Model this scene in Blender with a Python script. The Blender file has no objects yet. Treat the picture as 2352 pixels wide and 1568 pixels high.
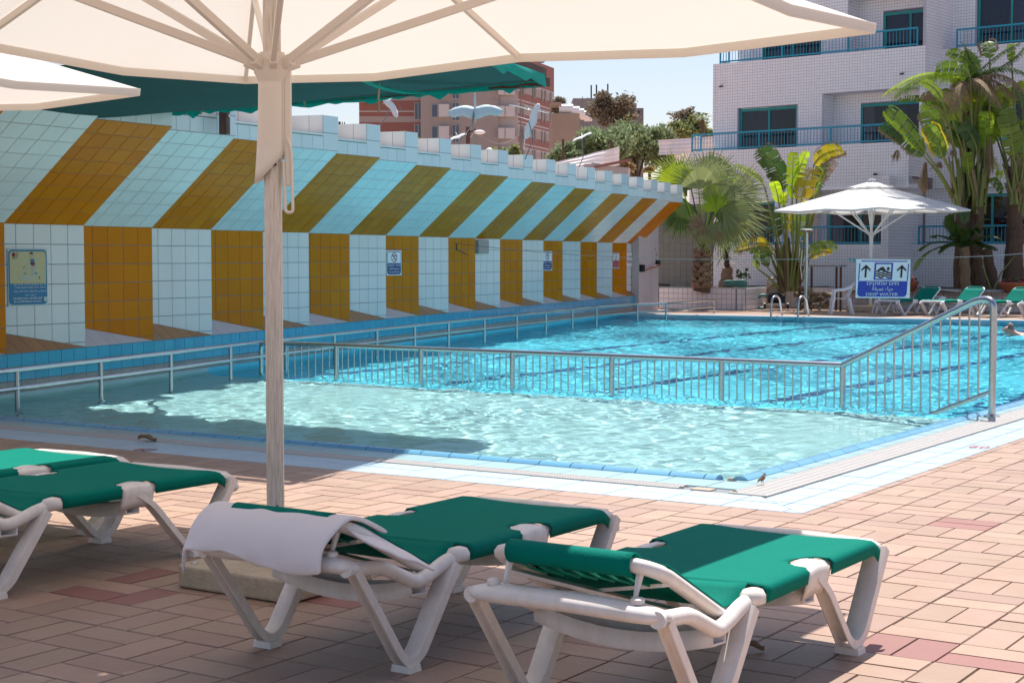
import bpy, bmesh, math, random, unicodedata
import numpy as np
from mathutils import Vector, Matrix, Euler
random.seed(7); rng = np.random.default_rng(7)
R = math.radians; PI = math.pi
sc = bpy.context.scene; COL = sc.collection
# ------------------------------------------------------------ camera, sky, sun, exposure
HC = 1.5; FPX = 3646.0; PITCH = math.atan(194/FPX); YAW = R(33.2)
cam = bpy.data.cameras.new('camera'); camo = bpy.data.objects.new('camera', cam); COL.objects.link(camo)
cam.sensor_width = 36; cam.lens = FPX/2352*36; cam.clip_start = .05; cam.clip_end = 4000
camo.location = (0, 0, HC); camo.rotation_euler = (PI/2-PITCH, 0, YAW); sc.camera = camo
SUN = Vector((-.136, .461, 1)).normalized()
w = bpy.data.worlds.new('World'); sc.world = w; w.use_nodes = True
nt = w.node_tree; sky = nt.nodes.new('ShaderNodeTexSky'); sky.sky_type = 'NISHITA'; sky.sun_disc = False
sky.sun_elevation = math.asin(SUN.z); sky.sun_rotation = math.atan2(SUN.x, SUN.y)
sky.altitude = 0; sky.air_density = 1.0; sky.dust_density = 1.1; sky.ozone_density = 1.9
tint = nt.nodes.new('ShaderNodeMix'); tint.data_type = 'RGBA'; tint.blend_type = 'MULTIPLY'; tint.inputs[0].default_value = 1; tint.inputs[7].default_value = (1.10, 1.0, 1.0, 1)
nt.links.new(sky.outputs[0], tint.inputs[6]); nt.links.new(tint.outputs[2], nt.nodes['Background'].inputs[0]); nt.nodes['Background'].inputs[1].default_value = .092
sl = bpy.data.lights.new('sun', 'SUN'); sl.energy = 4.2; sl.angle = R(.5); sl.color = (1, .965, .91); sl.cycles.is_caustics_light = True
so = bpy.data.objects.new('sun', sl); COL.objects.link(so); so.rotation_euler = SUN.to_track_quat('Z', 'Y').to_euler()
sc.view_settings.view_transform = 'Standard'; sc.view_settings.look = 'None'; sc.view_settings.gamma = 1
sc.view_settings.exposure = .66; sc.view_settings.use_curve_mapping = False
sc.cycles.max_bounces = 10; sc.cycles.diffuse_bounces = 4; sc.cycles.transmission_bounces = 8; sc.cycles.transparent_max_bounces = 24
sc.cycles.use_denoising = True; sc.cycles.sample_clamp_indirect = 6
# ------------------------------------------------------------ survey: a sighted direction met with a known plane gives a place
def ray(u, v):
    x = (u-1176)/FPX; y = (784-v)/FPX
    f = math.cos(PITCH)+y*math.sin(PITCH); z = -math.sin(PITCH)+y*math.cos(PITCH)
    return Vector((x*math.cos(YAW)-f*math.sin(YAW), x*math.sin(YAW)+f*math.cos(YAW), z))
EYE = Vector((0, 0, HC))
def on(u, v, p, n):
    d = ray(u, v); n = Vector(n); return EYE+d*((Vector(p)-EYE).dot(n)/d.dot(n))
def G(u, v, z=0.): return on(u, v, (0, 0, z), (0, 0, 1))
FWD = Vector((-math.sin(YAW), math.cos(YAW), 0)); RGT = Vector((math.cos(YAW), math.sin(YAW), 0))
def AD(u, v, dep): return on(u, v, FWD*dep, FWD)
def PX(p):
    p = Vector(p)-EYE; a = p.dot(FWD); f = a*math.cos(PITCH)-p.z*math.sin(PITCH); y = a*math.sin(PITCH)+p.z*math.cos(PITCH)
    return (1176+FPX*p.dot(RGT)/f, 784-FPX*y/f) if f > .1 else (-9e3, 9e3)
# ------------------------------------------------------------ materials
def nd(nt, t, **k):
    n = nt.nodes.new('ShaderNode'+t)
    for a, b in k.items():
        if a in n.inputs: n.inputs[a].default_value = b
        else: setattr(n, a, b)
    return n
def rgb(c): return (*c, 1)
def mat(name, col, rough=.5, metal=0, var=0, noise=None, bump=None, trans=0, spec=.5, coat=0, streak=None, weave=None, sheen=0, grad=None):
    """var: brightness change from piece to piece; noise/streak: (scale, amount, colour) blotches / drips; bump: (scale, strength); trans: translucent share"""
    m = bpy.data.materials.new(name); m.use_nodes = True; nt = m.node_tree; L = nt.links.new
    b = nt.nodes['Principled BSDF']; out = nt.nodes['Material Output']
    b.inputs['Roughness'].default_value = rough; b.inputs['Metallic'].default_value = metal; b.inputs['Specular IOR Level'].default_value = spec
    b.inputs['Coat Weight'].default_value = coat; b.inputs['Sheen Weight'].default_value = sheen
    tc = nd(nt, 'TexCoord'); geo = nd(nt, 'NewGeometry')
    rgbn = nd(nt, 'RGB'); rgbn.outputs[0].default_value = rgb(col); c = rgbn.outputs[0]
    pos = geo.outputs['Position']
    if var:
        oi = nd(nt, 'ObjectInfo'); ad = nd(nt, 'Math', operation='ADD'); L(oi.outputs['Random'], ad.inputs[0]); L(geo.outputs['Random Per Island'], ad.inputs[1])
        fr = nd(nt, 'Math', operation='FRACT'); L(ad.outputs[0], fr.inputs[0])
        mr = nd(nt, 'MapRange'); L(fr.outputs[0], mr.inputs[0]); mr.inputs[3].default_value = 1-var; mr.inputs[4].default_value = 1+var
        h = nd(nt, 'HueSaturation'); L(mr.outputs[0], h.inputs['Value']); L(c, h.inputs['Color'])
        m2 = nd(nt, 'MapRange'); f2 = nd(nt, 'Math', operation='FRACT'); mu = nd(nt, 'Math', operation='MULTIPLY'); mu.inputs[1].default_value = 7.31
        L(fr.outputs[0], mu.inputs[0]); L(mu.outputs[0], f2.inputs[0]); L(f2.outputs[0], m2.inputs[0]); m2.inputs[3].default_value = .5-var*.07; m2.inputs[4].default_value = .5+var*.07
        L(m2.outputs[0], h.inputs['Hue']); c = h.outputs[0]
    for spec_, sy in ((noise, (1, 1, 1)), (streak, (1, 1, .06))):
        if spec_:
            mp = nd(nt, 'Mapping'); mp.inputs['Scale'].default_value = sy; L(pos, mp.inputs[0])
            n = nd(nt, 'TexNoise', Scale=spec_[0], Detail=6., Roughness=.65); L(mp.outputs[0], n.inputs['Vector'])
            rp = nd(nt, 'ValToRGB'); rp.color_ramp.elements[0].position = .42; rp.color_ramp.elements[1].position = .72; L(n.outputs[0], rp.inputs[0])
            mu = nd(nt, 'Math', operation='MULTIPLY'); L(rp.outputs[0], mu.inputs[0]); mu.inputs[1].default_value = spec_[1]
            mx = nd(nt, 'Mix', data_type='RGBA'); L(mu.outputs[0], mx.inputs[0]); L(c, mx.inputs[6]); mx.inputs[7].default_value = rgb(spec_[2]); c = mx.outputs[2]
    if weave:
        wv = nd(nt, 'TexWave', Scale=weave[0], Distortion=.0); wv.bands_direction = 'DIAGONAL'; L(tc.outputs['Object'], wv.inputs[0])
        mx = nd(nt, 'Mix', data_type='RGBA', blend_type='MULTIPLY'); mx.inputs[0].default_value = weave[1]; L(c, mx.inputs[6]); L(wv.outputs[0], mx.inputs[7]); c = mx.outputs[2]
    L(c, b.inputs['Base Color'])
    nrm = None
    if bump:
        n = nd(nt, 'TexNoise', Scale=bump[0], Detail=5.); L(pos, n.inputs['Vector'])
        bp = nd(nt, 'Bump', Strength=bump[1], Distance=.02); L(n.outputs[0], bp.inputs['Height']); L(bp.outputs[0], b.inputs['Normal']); nrm = bp.outputs[0]
    if trans:
        t = nd(nt, 'BsdfTranslucent'); L(c, t.inputs[0]); mx = nd(nt, 'MixShader'); mx.inputs[0].default_value = trans
        L(b.outputs[0], mx.inputs[1]); L(t.outputs[0], mx.inputs[2]); L(mx.outputs[0], out.inputs[0])
    return m
M = {}
def D(k, *a, **kw): M[k] = mat(k, *a, **kw)
D('grout', (.26, .21, .19), .9, noise=(5, .55, (.15, .12, .10)))
D('deck', (.40, .262, .19), .5, var=.11, noise=(3.5, .45, (.32, .185, .115)), bump=(40, .2), streak=None)
D('deckred', (.30, .135, .11), .6, var=.06, noise=(5, .3, (.25, .105, .085)), bump=(60, .1))
D('bull', (.17, .42, .62), .22, var=.06, coat=.3)
D('pale', (.36, .52, .54), .3, var=.06, noise=(2.5, .35, (.36, .53, .50)))
D('pale2', (.46, .58, .65), .4, var=.05, noise=(3, .2, (.42, .57, .68)))
D('grate', (.55, .52, .49), .5, noise=(4, .3, (.62, .58, .52)))
D('gap', (.03, .028, .025), .9)
D('white_tile', (.71, .745, .735), .16, var=.03, noise=(1.2, .3, (.63, .67, .655)), streak=(2.2, .3, (.58, .62, .60)))
D('orange_tile', (.60, .19, .0), .25, var=.06, noise=(1.5, .4, (.50, .15, .0)), spec=.13)
D('ledge_orange', (.42, .17, .03), .35, var=.06); D('ledge_white', (.66, .63, .66), .3, var=.04)
D('blue_tile', (.03, .34, .52), .2, var=.06, coat=.2)
D('gray_tile', (.36, .33, .31), .35, var=.06, noise=(2, .4, (.25, .22, .2)))
D('fascia', (.64, .74, .74), .2, var=.03, coat=.2); D('bounce_warm_tile', (.88, .80, .73), .25, var=.03); D('sill', (.80, .80, .74), .5)  # merlon side tiles: warm light bounced off the deck is put into their colour
D('joint', (.22, .24, .25), .8)
D('basin', (.46, .69, .68), .5, noise=(1.3, .45, (.34, .58, .54))); D('basin_deep', (.12, .68, .82), .5, noise=(.7, .3, (.09, .60, .79)))
D('lane', (.02, .10, .26), .4)
D('steel', (.52, .54, .55), .27, 1, noise=(9, .35, (.36, .38, .38)))
D('canvas', (.85, .79, .71), .85, trans=.34, noise=(1.6, .18, (.81, .73, .63)), bump=(5, .22)); D('canvas_white', (.88, .87, .84), .85, trans=.3, noise=(2, .15, (.8, .78, .74)))
D('cream', (.76, .67, .58), .42, streak=(150, .7, (.34, .26, .20)), noise=(7, .25, (.6, .5, .42))); D('cream_clean', (.78, .69, .60), .4, noise=(5, .2, (.66, .55, .46))); D('canopy_steel', (.72, .74, .74), .35, noise=(4, .25, (.6, .6, .6)))
D('yellowed', (.66, .54, .32), .5, noise=(8, .4, (.5, .37, .16))); D('dark', (.02, .02, .022), .5)
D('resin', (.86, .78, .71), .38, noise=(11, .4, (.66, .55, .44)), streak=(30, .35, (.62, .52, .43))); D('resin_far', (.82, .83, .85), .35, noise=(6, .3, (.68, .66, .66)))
D('sling', (.0, .235, .17), .7, weave=(210, .2), noise=(5, .25, (.002, .29, .21)), bump=(160, .2), trans=.16, spec=.07); D('cord', (.004, .22, .13), .6)
D('towel', (.90, .81, .78), .95, bump=(420, .22), spec=.1, noise=(9, .2, (.80, .71, .69)))
D('concrete', (.54, .43, .30), .85, noise=(7, .55, (.30, .23, .15)), bump=(50, .35), streak=(14, .3, (.28, .22, .15)))
D('net', (.03, .10, .10), .9, noise=(2.5, .4, (.03, .07, .075)), trans=.05, spec=.1, bump=(40, .2)); D('net_bright', (.005, .42, .33), .7, trans=.4)
D('timber', (.11, .055, .04), .75, streak=(12, .5, (.05, .025, .02)), noise=(6, .4, (.2, .12, .09))); D('rope', (.42, .36, .25), .9)
D('facade', (.90, .88, .91), .3, var=.03); D('facade_joint', (.46, .45, .50), .8); D('trim', (.005, .27, .27), .4); D('railing', (.01, .31, .46), .35, noise=(6, .3, (.01, .25, .38)))
D('interior', (.10, .10, .13), .8); D('curtain', (.45, .47, .55), .9, streak=(30, .5, (.18, .19, .24)))
D('brick_red', (.29, .12, .095), .8, noise=(1.5, .3, (.25, .105, .085))); D('beige', (.38, .32, .29), .8, noise=(.5, .3, (.34, .29, .26)), streak=(1.2, .25, (.32, .26, .23))); D('palewall', (.46, .42, .41), .8, streak=(1.5, .3, (.42, .36, .34)))
D('tan', (.36, .27, .21), .85, noise=(.6, .3, (.22, .15, .11))); D('raw', (.27, .25, .25), .9, noise=(.5, .5, (.11, .1, .095))); D('pane', (.05, .07, .12), .08, spec=.8); D('ac', (.62, .57, .55), .6)
D('panel_solar', (.05, .06, .09), .2); D('plastic', (.84, .84, .86), .35, noise=(20, .25, (.70, .66, .62)))
D('planter', (.80, .74, .74), .35, var=.03); D('soil', (.10, .065, .045), .95, noise=(4, .5, (.18, .12, .08)), bump=(18, .5)); D('sand', (.47, .31, .23), .95, noise=(1.2, .5, (.56, .40, .32)), bump=(5, .5))
D('painted', (.62, .56, .57), .6, noise=(3, .3, (.5, .45, .46))); D('corrug', (.86, .80, .79), .55, noise=(1.6, .35, (.56, .47, .45)), streak=(3, .25, (.5, .4, .37)))
D('backwall', (.22, .22, .19), .6, var=.04)
D('leaf_green', (.18, .27, .025), .42, var=.25, trans=.42, noise=(2.5, .4, (.13, .19, .03))); D('leaf_dark', (.07, .125, .025), .42, var=.3, trans=.28); D('leaf_lime', (.40, .54, .02), .42, var=.18, trans=.55)
D('leaf_yellow', (.62, .45, .02), .5, var=.18, trans=.5, noise=(3, .4, (.3, .3, .03))); D('leaf_dry', (.30, .20, .11), .8, var=.25, trans=.2); D('leaf_fan', (.33, .37, .15), .42, var=.25, trans=.45, noise=(3, .35, (.42, .42, .12)))
D('midrib', (.28, .30, .07), .5); D('stalk', (.19, .22, .05), .5, var=.15, noise=(3, .4, (.28, .2, .08))); D('bark', (.13, .075, .045), .9, noise=(6, .5, (.06, .035, .022)), bump=(20, .8), streak=(10, .3, (.2, .13, .09))); D('boot', (.30, .19, .12), .9, var=.25, noise=(7, .5, (.12, .07, .04)), bump=(25, .6))
D('olive', (.25, .21, .15), .8, var=.3, trans=.35); D('tamarisk', (.26, .33, .17), .8, var=.3, trans=.4); D('tamarisk_dark', (.22, .27, .12), .8, var=.3, trans=.4); D('shrub', (.27, .28, .09), .7, var=.3, trans=.4); D('straw', (.36, .25, .12), .9, var=.3, trans=.2); D('twig', (.10, .07, .05), .9)
D('sign_white', (.80, .84, .85), .35); D('sign_blue', (.006, .055, .40), .35); D('sign_navy', (.004, .06, .22), .4); D('sign_teal', (.0, .16, .33), .35); D('sign_black', (.012, .014, .02), .4); D('sign_red', (.42, .02, .03), .4); D('sign_maroon', (.17, .008, .015), .5); D('sign_sand', (.55, .46, .22), .45, noise=(5, .5, (.50, .52, .36))); D('letter', (.85, .88, .88), .4); D('sign_pale', (.46, .58, .56), .45); D('red_ink', (.45, .09, .08), .6)
D('terracotta', (.36, .11, .05), .8, noise=(6, .3, (.26, .08, .04))); D('flower', (.45, .03, .07), .6, var=.3); D('hose', (.10, .24, .20), .45, noise=(6, .3, (.14, .3, .26))); D('black', (.012, .012, .014), .45); D('rust', (.10, .05, .035), .7, noise=(7, .5, (.2, .1, .06))); D('reel', (.30, .22, .13), .7, var=.3); D('brass', (.60, .45, .33), .4, .3, noise=(7, .3, (.32, .22, .15))); D('board', (.62, .48, .37), .6, noise=(6, .3, (.36, .25, .18)))
D('gull', (.80, .80, .79), .6, noise=(3, .25, (.66, .64, .6))); D('gull_blue', (.50, .64, .66), .6); D('wire', (.25, .24, .23), .5, .6); D('skin', (.62, .33, .25), .5); D('hair', (.25, .17, .12), .7); D('sparrow', (.20, .15, .11), .9, noise=(60, .6, (.09, .06, .045))); D('dead', (.27, .15, .075), .85, noise=(20, .5, (.3, .17, .09))); D('orange_drink', (.85, .4, .02), .2); D('cup', (.75, .75, .75), .2)
def glass_mat(name, tint, mix):
    m = bpy.data.materials.new(name); m.use_nodes = True; nt = m.node_tree; nt.nodes.clear(); L = nt.links.new
    out = nd(nt, 'OutputMaterial'); t = nd(nt, 'BsdfTransparent'); t.inputs[0].default_value = rgb(tint); g = nd(nt, 'BsdfGlossy', Roughness=.02)
    fr = nd(nt, 'Fresnel', IOR=1.4); ad = nd(nt, 'Math', operation='ADD'); ad.inputs[1].default_value = mix; L(fr.outputs[0], ad.inputs[0])
    mx = nd(nt, 'MixShader'); L(ad.outputs[0], mx.inputs[0]); L(t.outputs[0], mx.inputs[1]); L(g.outputs[0], mx.inputs[2]); L(mx.outputs[0], out.inputs[0]); M[name] = m
glass_mat('window_glass', (.46, .48, .58), .01)
m = bpy.data.materials.new('water'); m.use_nodes = True; nt = m.node_tree; nt.nodes.clear(); M['water'] = m
o_ = nd(nt, 'OutputMaterial'); g_ = nd(nt, 'BsdfRefraction', Roughness=0., IOR=1.33); g_.inputs['Color'].default_value = (.90, .99, 1, 1); gl_ = nd(nt, 'BsdfGlossy', Roughness=.02)
fr_ = nd(nt, 'Fresnel', IOR=1.33); mu_ = nd(nt, 'Math', operation='MULTIPLY'); mu_.inputs[1].default_value = .5; nt.links.new(fr_.outputs[0], mu_.inputs[0]); mx_ = nd(nt, 'MixShader')
nt.links.new(mu_.outputs[0], mx_.inputs[0]); nt.links.new(g_.outputs[0], mx_.inputs[1]); nt.links.new(gl_.outputs[0], mx_.inputs[2]); nt.links.new(mx_.outputs[0], o_.inputs[0])
# ------------------------------------------------------------ mesh building
def V(*a): return Vector(a)
class MB:
    def __init__(s): s.v = []; s.f = []; s.m = []
    def add(s, vs, fs, mi=0):
        n = len(s.v); s.v += [tuple(p) for p in vs]; s.f += [tuple(i+n for i in f) for f in fs]; s.m += [mi]*len(fs); return s
    def box(s, c, d, rot=None, mi=0, taper=1.):
        hx, hy, hz = d[0]/2, d[1]/2, d[2]/2; q = []
        for z in (-1, 1):
            t = taper if z > 0 else 1
            for x, y in ((-1, -1), (1, -1), (1, 1), (-1, 1)): q.append(V(x*hx*t, y*hy*t, z*hz))
        if rot is not None: q = [rot @ p for p in q]
        c = Vector(c); return s.add([p+c for p in q], [(0, 3, 2, 1), (4, 5, 6, 7), (0, 1, 5, 4), (1, 2, 6, 5), (2, 3, 7, 6), (3, 0, 4, 7)], mi)
    def span(s, a, b, w, h, up=(0, 0, 1), mi=0):
        a = Vector(a); b = Vector(b); d = b-a; L = d.length; d.normalize(); x = d.cross(Vector(up)); x = x.normalized() if x.length > 1e-5 else V(1, 0, 0)
        z = x.cross(d); r = Matrix((x, d, z)).transposed(); return s.box((a+b)/2, (w, L, h), r, mi)
    def tube(s, pts, r, n=8, mi=0, cap=True, flat=1.):
        pts = [Vector(p) for p in pts]; rs = r if hasattr(r, '__len__') else [r]*len(pts); base = len(s.v); up = V(0, 0, 1); px = None
        for i, p in enumerate(pts):
            d = (pts[min(i+1, len(pts)-1)]-pts[max(i-1, 0)]); d = d.normalized() if d.length > 1e-9 else V(0, 0, 1)
            x = px-d*px.dot(d) if px is not None else d.cross(up)
            if x.length < 1e-4: x = d.cross(V(1, 0, 0))
            x.normalize(); px = x; y = d.cross(x)
            for k in range(n):
                a = 2*PI*k/n; s.v.append(tuple(p+x*math.cos(a)*rs[i]+y*math.sin(a)*rs[i]*flat))
        for i in range(len(pts)-1):
            for k in range(n):
                a = base+i*n+k; b = base+i*n+(k+1) % n; s.f.append((a, b, b+n, a+n)); s.m.append(mi)
        if cap:
            s.f.append(tuple(base+k for k in range(n))[::-1]); s.m.append(mi)
            e = base+(len(pts)-1)*n; s.f.append(tuple(e+k for k in range(n))); s.m.append(mi)
        return s
    def lathe(s, prof, c=(0, 0, 0), n=20, mi=0, sy=1.):
        base = len(s.v); c = Vector(c)
        for r, z in prof:
            for k in range(n): a = 2*PI*k/n; s.v.append((c.x+r*math.cos(a), c.y+r*math.sin(a)*sy, c.z+z))
        for i in range(len(prof)-1):
            for k in range(n):
                a = base+i*n+k; b = base+i*n+(k+1) % n; s.f.append((a, b, b+n, a+n)); s.m.append(mi)
        s.f.append(tuple(base+k for k in range(n))[::-1]); s.m.append(mi); e = base+(len(prof)-1)*n
        s.f.append(tuple(e+k for k in range(n))); s.m.append(mi); return s
    def prism(s, poly, o, u, v, t, mi=0):
        o = Vector(o); u = Vector(u); v = Vector(v); t = Vector(t); n = len(poly)
        q = [o+u*a+v*b for a, b in poly]; base = len(s.v); s.v += [tuple(p) for p in q]+[tuple(p+t) for p in q]
        s.f.append(tuple(base+i for i in range(n))[::-1]); s.f.append(tuple(base+n+i for i in range(n))); s.m += [mi, mi]
        for i in range(n): j = (i+1) % n; s.f.append((base+i, base+j, base+n+j, base+n+i)); s.m.append(mi)
        return s
    def grid(s, P, mi=0, skip=None):
        base = len(s.v); nj = len(P); ni = len(P[0])
        for row in P: s.v += [tuple(p) for p in row]
        for j in range(nj-1):
            for i in range(ni-1):
                if skip and skip(i, j): continue
                a = base+j*ni+i; s.f.append((a, a+1, a+ni+1, a+ni)); s.m.append(mi)
        return s
    def build(s, name, mats, parent=None, smooth=False, bevel=0, solid=0, subsurf=0, loc=None):
        me = bpy.data.meshes.new(name); me.from_pydata(s.v, [], s.f)
        for k in ([mats] if isinstance(mats, str) else mats): me.materials.append(M[k])
        if any(s.m): me.polygons.foreach_set('material_index', s.m)
        o = bpy.data.objects.new(name, me); COL.objects.link(o)
        if parent: o.parent = parent
        if loc: o.location = loc
        if smooth:
            me.polygons.foreach_set('use_smooth', [True]*len(me.polygons))
            if smooth != 'all': me.set_sharp_from_angle(angle=R(smooth if smooth > 1 else 40))
        if solid: q = o.modifiers.new('solid', 'SOLIDIFY'); q.thickness = solid; q.offset = 0
        if bevel: q = o.modifiers.new('bevel', 'BEVEL'); q.width = bevel; q.segments = 2; q.limit_method = 'ANGLE'; q.angle_limit = R(35); q.harden_normals = False
        if subsurf: q = o.modifiers.new('sub', 'SUBSURF'); q.levels = q.render_levels = subsurf
        return o
def tag(o, label=None, cat=None, group=None, kind=None):
    if label: o['label'] = label
    if cat: o['category'] = cat
    if group: o['group'] = group
    if kind: o['kind'] = kind
    return o
def thing(name, label, cat, loc=(0, 0, 0), rz=0, group=None):
    o = bpy.data.objects.new(name, None); COL.objects.link(o); o.location = loc; o.rotation_euler = (0, 0, rz); o.empty_display_size = .1
    return tag(o, label, cat, group)
def copy_tree(o, parent=None):
    c = o.copy(); COL.objects.link(c)
    if parent: c.parent = parent
    for ch in list(o.children): copy_tree(ch, c)
    return c
def arc(c, a0, a1, r, ax, ay, n=8): return [Vector(c)+Vector(ax)*math.cos(a0+(a1-a0)*i/n)*r+Vector(ay)*math.sin(a0+(a1-a0)*i/n)*r for i in range(n+1)]
def rounded(path, r, n=5):
    """a polyline with its corners rounded"""
    P = [Vector(p) for p in path]; out = [P[0]]
    for i in range(1, len(P)-1):
        a = (P[i-1]-P[i]); b = (P[i+1]-P[i]); q = min(r, a.length*.49, b.length*.49); A = P[i]+a.normalized()*q; B = P[i]+b.normalized()*q
        for k in range(n+1): t = k/n; out.append(A*(1-t)**2+P[i]*2*t*(1-t)+B*t*t)
    return out+[P[-1]]
# tiles: a parallelogram patch cut into nu x nv raised pieces
class Tiles:
    def __init__(s, mats): s.mats = mats; s.rec = []
    def patch(s, o, u, v, nu, nv, gap, lift, mi, keep=None, jit=0., u0=0., wob=0.):
        o = Vector(o); u = Vector(u); v = Vector(v); n = u.cross(v).normalized(); gu = gap/u.length; gv = gap/v.length
        for i in range(int(math.ceil(nu))):
            for j in range(int(math.ceil(nv))):
                a0, a1, b0, b1 = i/nu+gu/2, min((i+1)/nu, 1)-gu/2, j/nv+gv/2, min((j+1)/nv, 1)-gv/2
                if a1-a0 < gu or b1-b0 < gv: continue
                poly = [(a0, b0), (a1, b0), (a1, b1), (a0, b1)]
                if keep: poly = keep(poly)
                if not poly or len(poly) < 3: continue
                s.piece([o+u*a+v*b for a, b in poly], n, lift+random.uniform(-jit, jit), mi if isinstance(mi, int) else mi(i, j), wob)
    def piece(s, P, n, lift, mi, wob=0.):
        c = sum(P, V(0, 0, 0))/len(P); k = len(P); ch = min(.12, .004/max((P[0]-c).length, 1e-3))
        T = [p+(c-p)*ch+n*(lift+(random.uniform(-wob, wob) if wob else 0)) for p in P]; s.rec.append((list(P)+T, [tuple(range(k, 2*k))]+[(i, (i+1) % k, k+(i+1) % k, k+i) for i in range(k)], mi, c))
    def area(s, r):
        q = [PX(p) for p in r[0][len(r[0])//2:]]
        if not any(-20 < x < 2372 and -20 < y < 1588 for x, y in q): return -1
        return abs(sum(q[i][0]*q[(i+1) % len(q)][1]-q[(i+1) % len(q)][0]*q[i][1] for i in range(len(q))))/2
    def build(s, parent, name='tile', cap=300, rest='tile_field', minpx=36):
        s.rec.sort(key=s.area, reverse=True); k = 0
        for r in s.rec[:cap]:
            if s.area(r) < minpx: break
            mb = MB(); mb.add([p-r[3] for p in r[0]], r[1]); mb.build(name, s.mats[r[2]], parent, loc=r[3]); k += 1
        mb = MB()
        for r in s.rec[k:]: mb.add(r[0], r[1], r[2])
        if mb.v: tag(mb.build(rest, s.mats, parent), kind='stuff')
def clip(f):
    """keep the part of a polygon where f(a,b) >= 0 (f linear)"""
    def k(poly):
        out = []
        for i in range(len(poly)):
            p, q = poly[i], poly[(i+1) % len(poly)]; fp, fq = f(*p), f(*q)
            if fp >= 0: out.append(p)
            if (fp < 0) != (fq < 0): t = fp/(fp-fq); out.append((p[0]+(q[0]-p[0])*t, p[1]+(q[1]-p[1])*t))
        return out
    return k
# lettering
FORMS = {}
for cp in range(0xFE70, 0xFEFD):
    d_ = unicodedata.decomposition(chr(cp)).split()
    if 1 < len(d_) < 4: FORMS.setdefault(''.join(chr(int(x, 16)) for x in d_[1:]), {})[d_[0][1:-1]] = chr(cp)
def arabic(s):
    t = []; i = 0
    while i < len(s):
        n = 2 if s[i:i+2] in FORMS and len(s[i:i+2]) == 2 else 1; t.append(s[i:i+n]); i += n
    out = []
    for k, c in enumerate(t):
        f = FORMS.get(c)
        if not f: out.append(c); continue
        pv = k > 0 and 'initial' in FORMS.get(t[k-1], {}); nx = 'initial' in f and k+1 < len(t) and 'final' in FORMS.get(t[k+1], {})
        out.append(f.get('medial' if pv and nx else 'final' if pv else 'initial' if nx else 'isolated') or f['isolated'])
    return ''.join(out)[::-1]
def hebrew(s): return s[::-1]
def text(s, cx, cy, h, width=None, bold=.0, res=3):
    """flat lettering as (verts, faces) in sign coordinates, centred at cx, cy with cap height h"""
    cu = bpy.data.curves.new('t', 'FONT'); cu.body = s; cu.size = 1; cu.align_x = 'CENTER'; cu.resolution_u = res; o = bpy.data.objects.new('t', cu); COL.objects.link(o)
    dg = bpy.context.evaluated_depsgraph_get(); dg.update(); me = bpy.data.meshes.new_from_object(o.evaluated_get(dg)); bpy.data.objects.remove(o); bpy.data.curves.remove(cu)
    v = [list(p.co) for p in me.vertices]; f = [tuple(p.vertices) for p in me.polygons]; bpy.data.meshes.remove(me)
    xs = [p[0] for p in v]; ys = [p[1] for p in v]; mx = (min(xs)+max(xs))/2; my = (min(ys)+max(ys))/2; k = h/(max(ys)-min(ys)); kx = width/(max(xs)-min(xs)) if width else k
    vv = [((p[0]-mx)*kx+cx, (p[1]-my)*k+cy) for p in v]
    if bold: n = len(vv); vv = vv+[(a+bold*h, b) for a, b in vv]; f = f+[tuple(i+n for i in q) for q in f]
    return vv, f
class Sign:
    """a flat board: o = centre, u right, v up; layers of flat print sit a hair in front of each other"""
    def __init__(s, name, label, o, u, v, W, H, back='sign_white', thick=.006, cat='sign', group=None):
        s.o = Vector(o); s.u = Vector(u).normalized(); s.v = Vector(v).normalized(); s.n = s.u.cross(s.v); s.t = thing(name, label, cat, s.o, group=group); s.z = .0012
        mb = MB(); mb.prism([(-W/2, -H/2), (W/2, -H/2), (W/2, H/2), (-W/2, H/2)], (0, 0, 0), s.u, s.v, -s.n*thick); mb.f = [q[::-1] for q in mb.f]; mb.build('board', back, s.t)
    def lay(s, polys, m, name='print', dz=.0012):
        mb = MB(); s.z += dz
        for vs, fs in polys: mb.add([s.u*a+s.v*b+s.n*s.z for a, b in vs], fs)
        return mb.build(name, m, s.t)
def P_(pts): return (pts, [tuple(range(len(pts)))])
def rrect(x0, y0, x1, y1, r=0, corners=(1, 1, 1, 1)):
    out = []
    for k, (cx, cy, a) in enumerate(((x0+r, y0+r, PI), (x1-r, y0+r, 1.5*PI), (x1-r, y1-r, 0), (x0+r, y1-r, .5*PI))):
        if r and corners[k]: out += [(cx+r*math.cos(a+i*PI/8), cy+r*math.sin(a+i*PI/8)) for i in range(5)]
        else: out.append(((x0, y0), (x1, y0), (x1, y1), (x0, y1))[k])
    return out
def ring(outer, inner): n = len(outer); return (list(outer)+list(inner), [(i, (i+1) % n, n+(i+1) % n, n+i) for i in range(n)])
def circ(cx, cy, r, n=24, ry=None): return [(cx+r*math.cos(2*PI*i/n), cy+(ry or r)*math.sin(2*PI*i/n)) for i in range(n)]
def band(pts, w):
    out = []
    for i, p in enumerate(pts):
        a = pts[max(i-1, 0)]; b = pts[min(i+1, len(pts)-1)]; dx, dy = b[0]-a[0], b[1]-a[1]; L = math.hypot(dx, dy) or 1; ww = w[i] if hasattr(w, '__len__') else w
        out.append(((p[0]-dy/L*ww/2, p[1]+dx/L*ww/2), (p[0]+dy/L*ww/2, p[1]-dx/L*ww/2)))
    vs = [q for pr in out for q in pr]; return (vs, [(2*i+1, 2*i+3, 2*i+2, 2*i) for i in range(len(pts)-1)])
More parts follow.
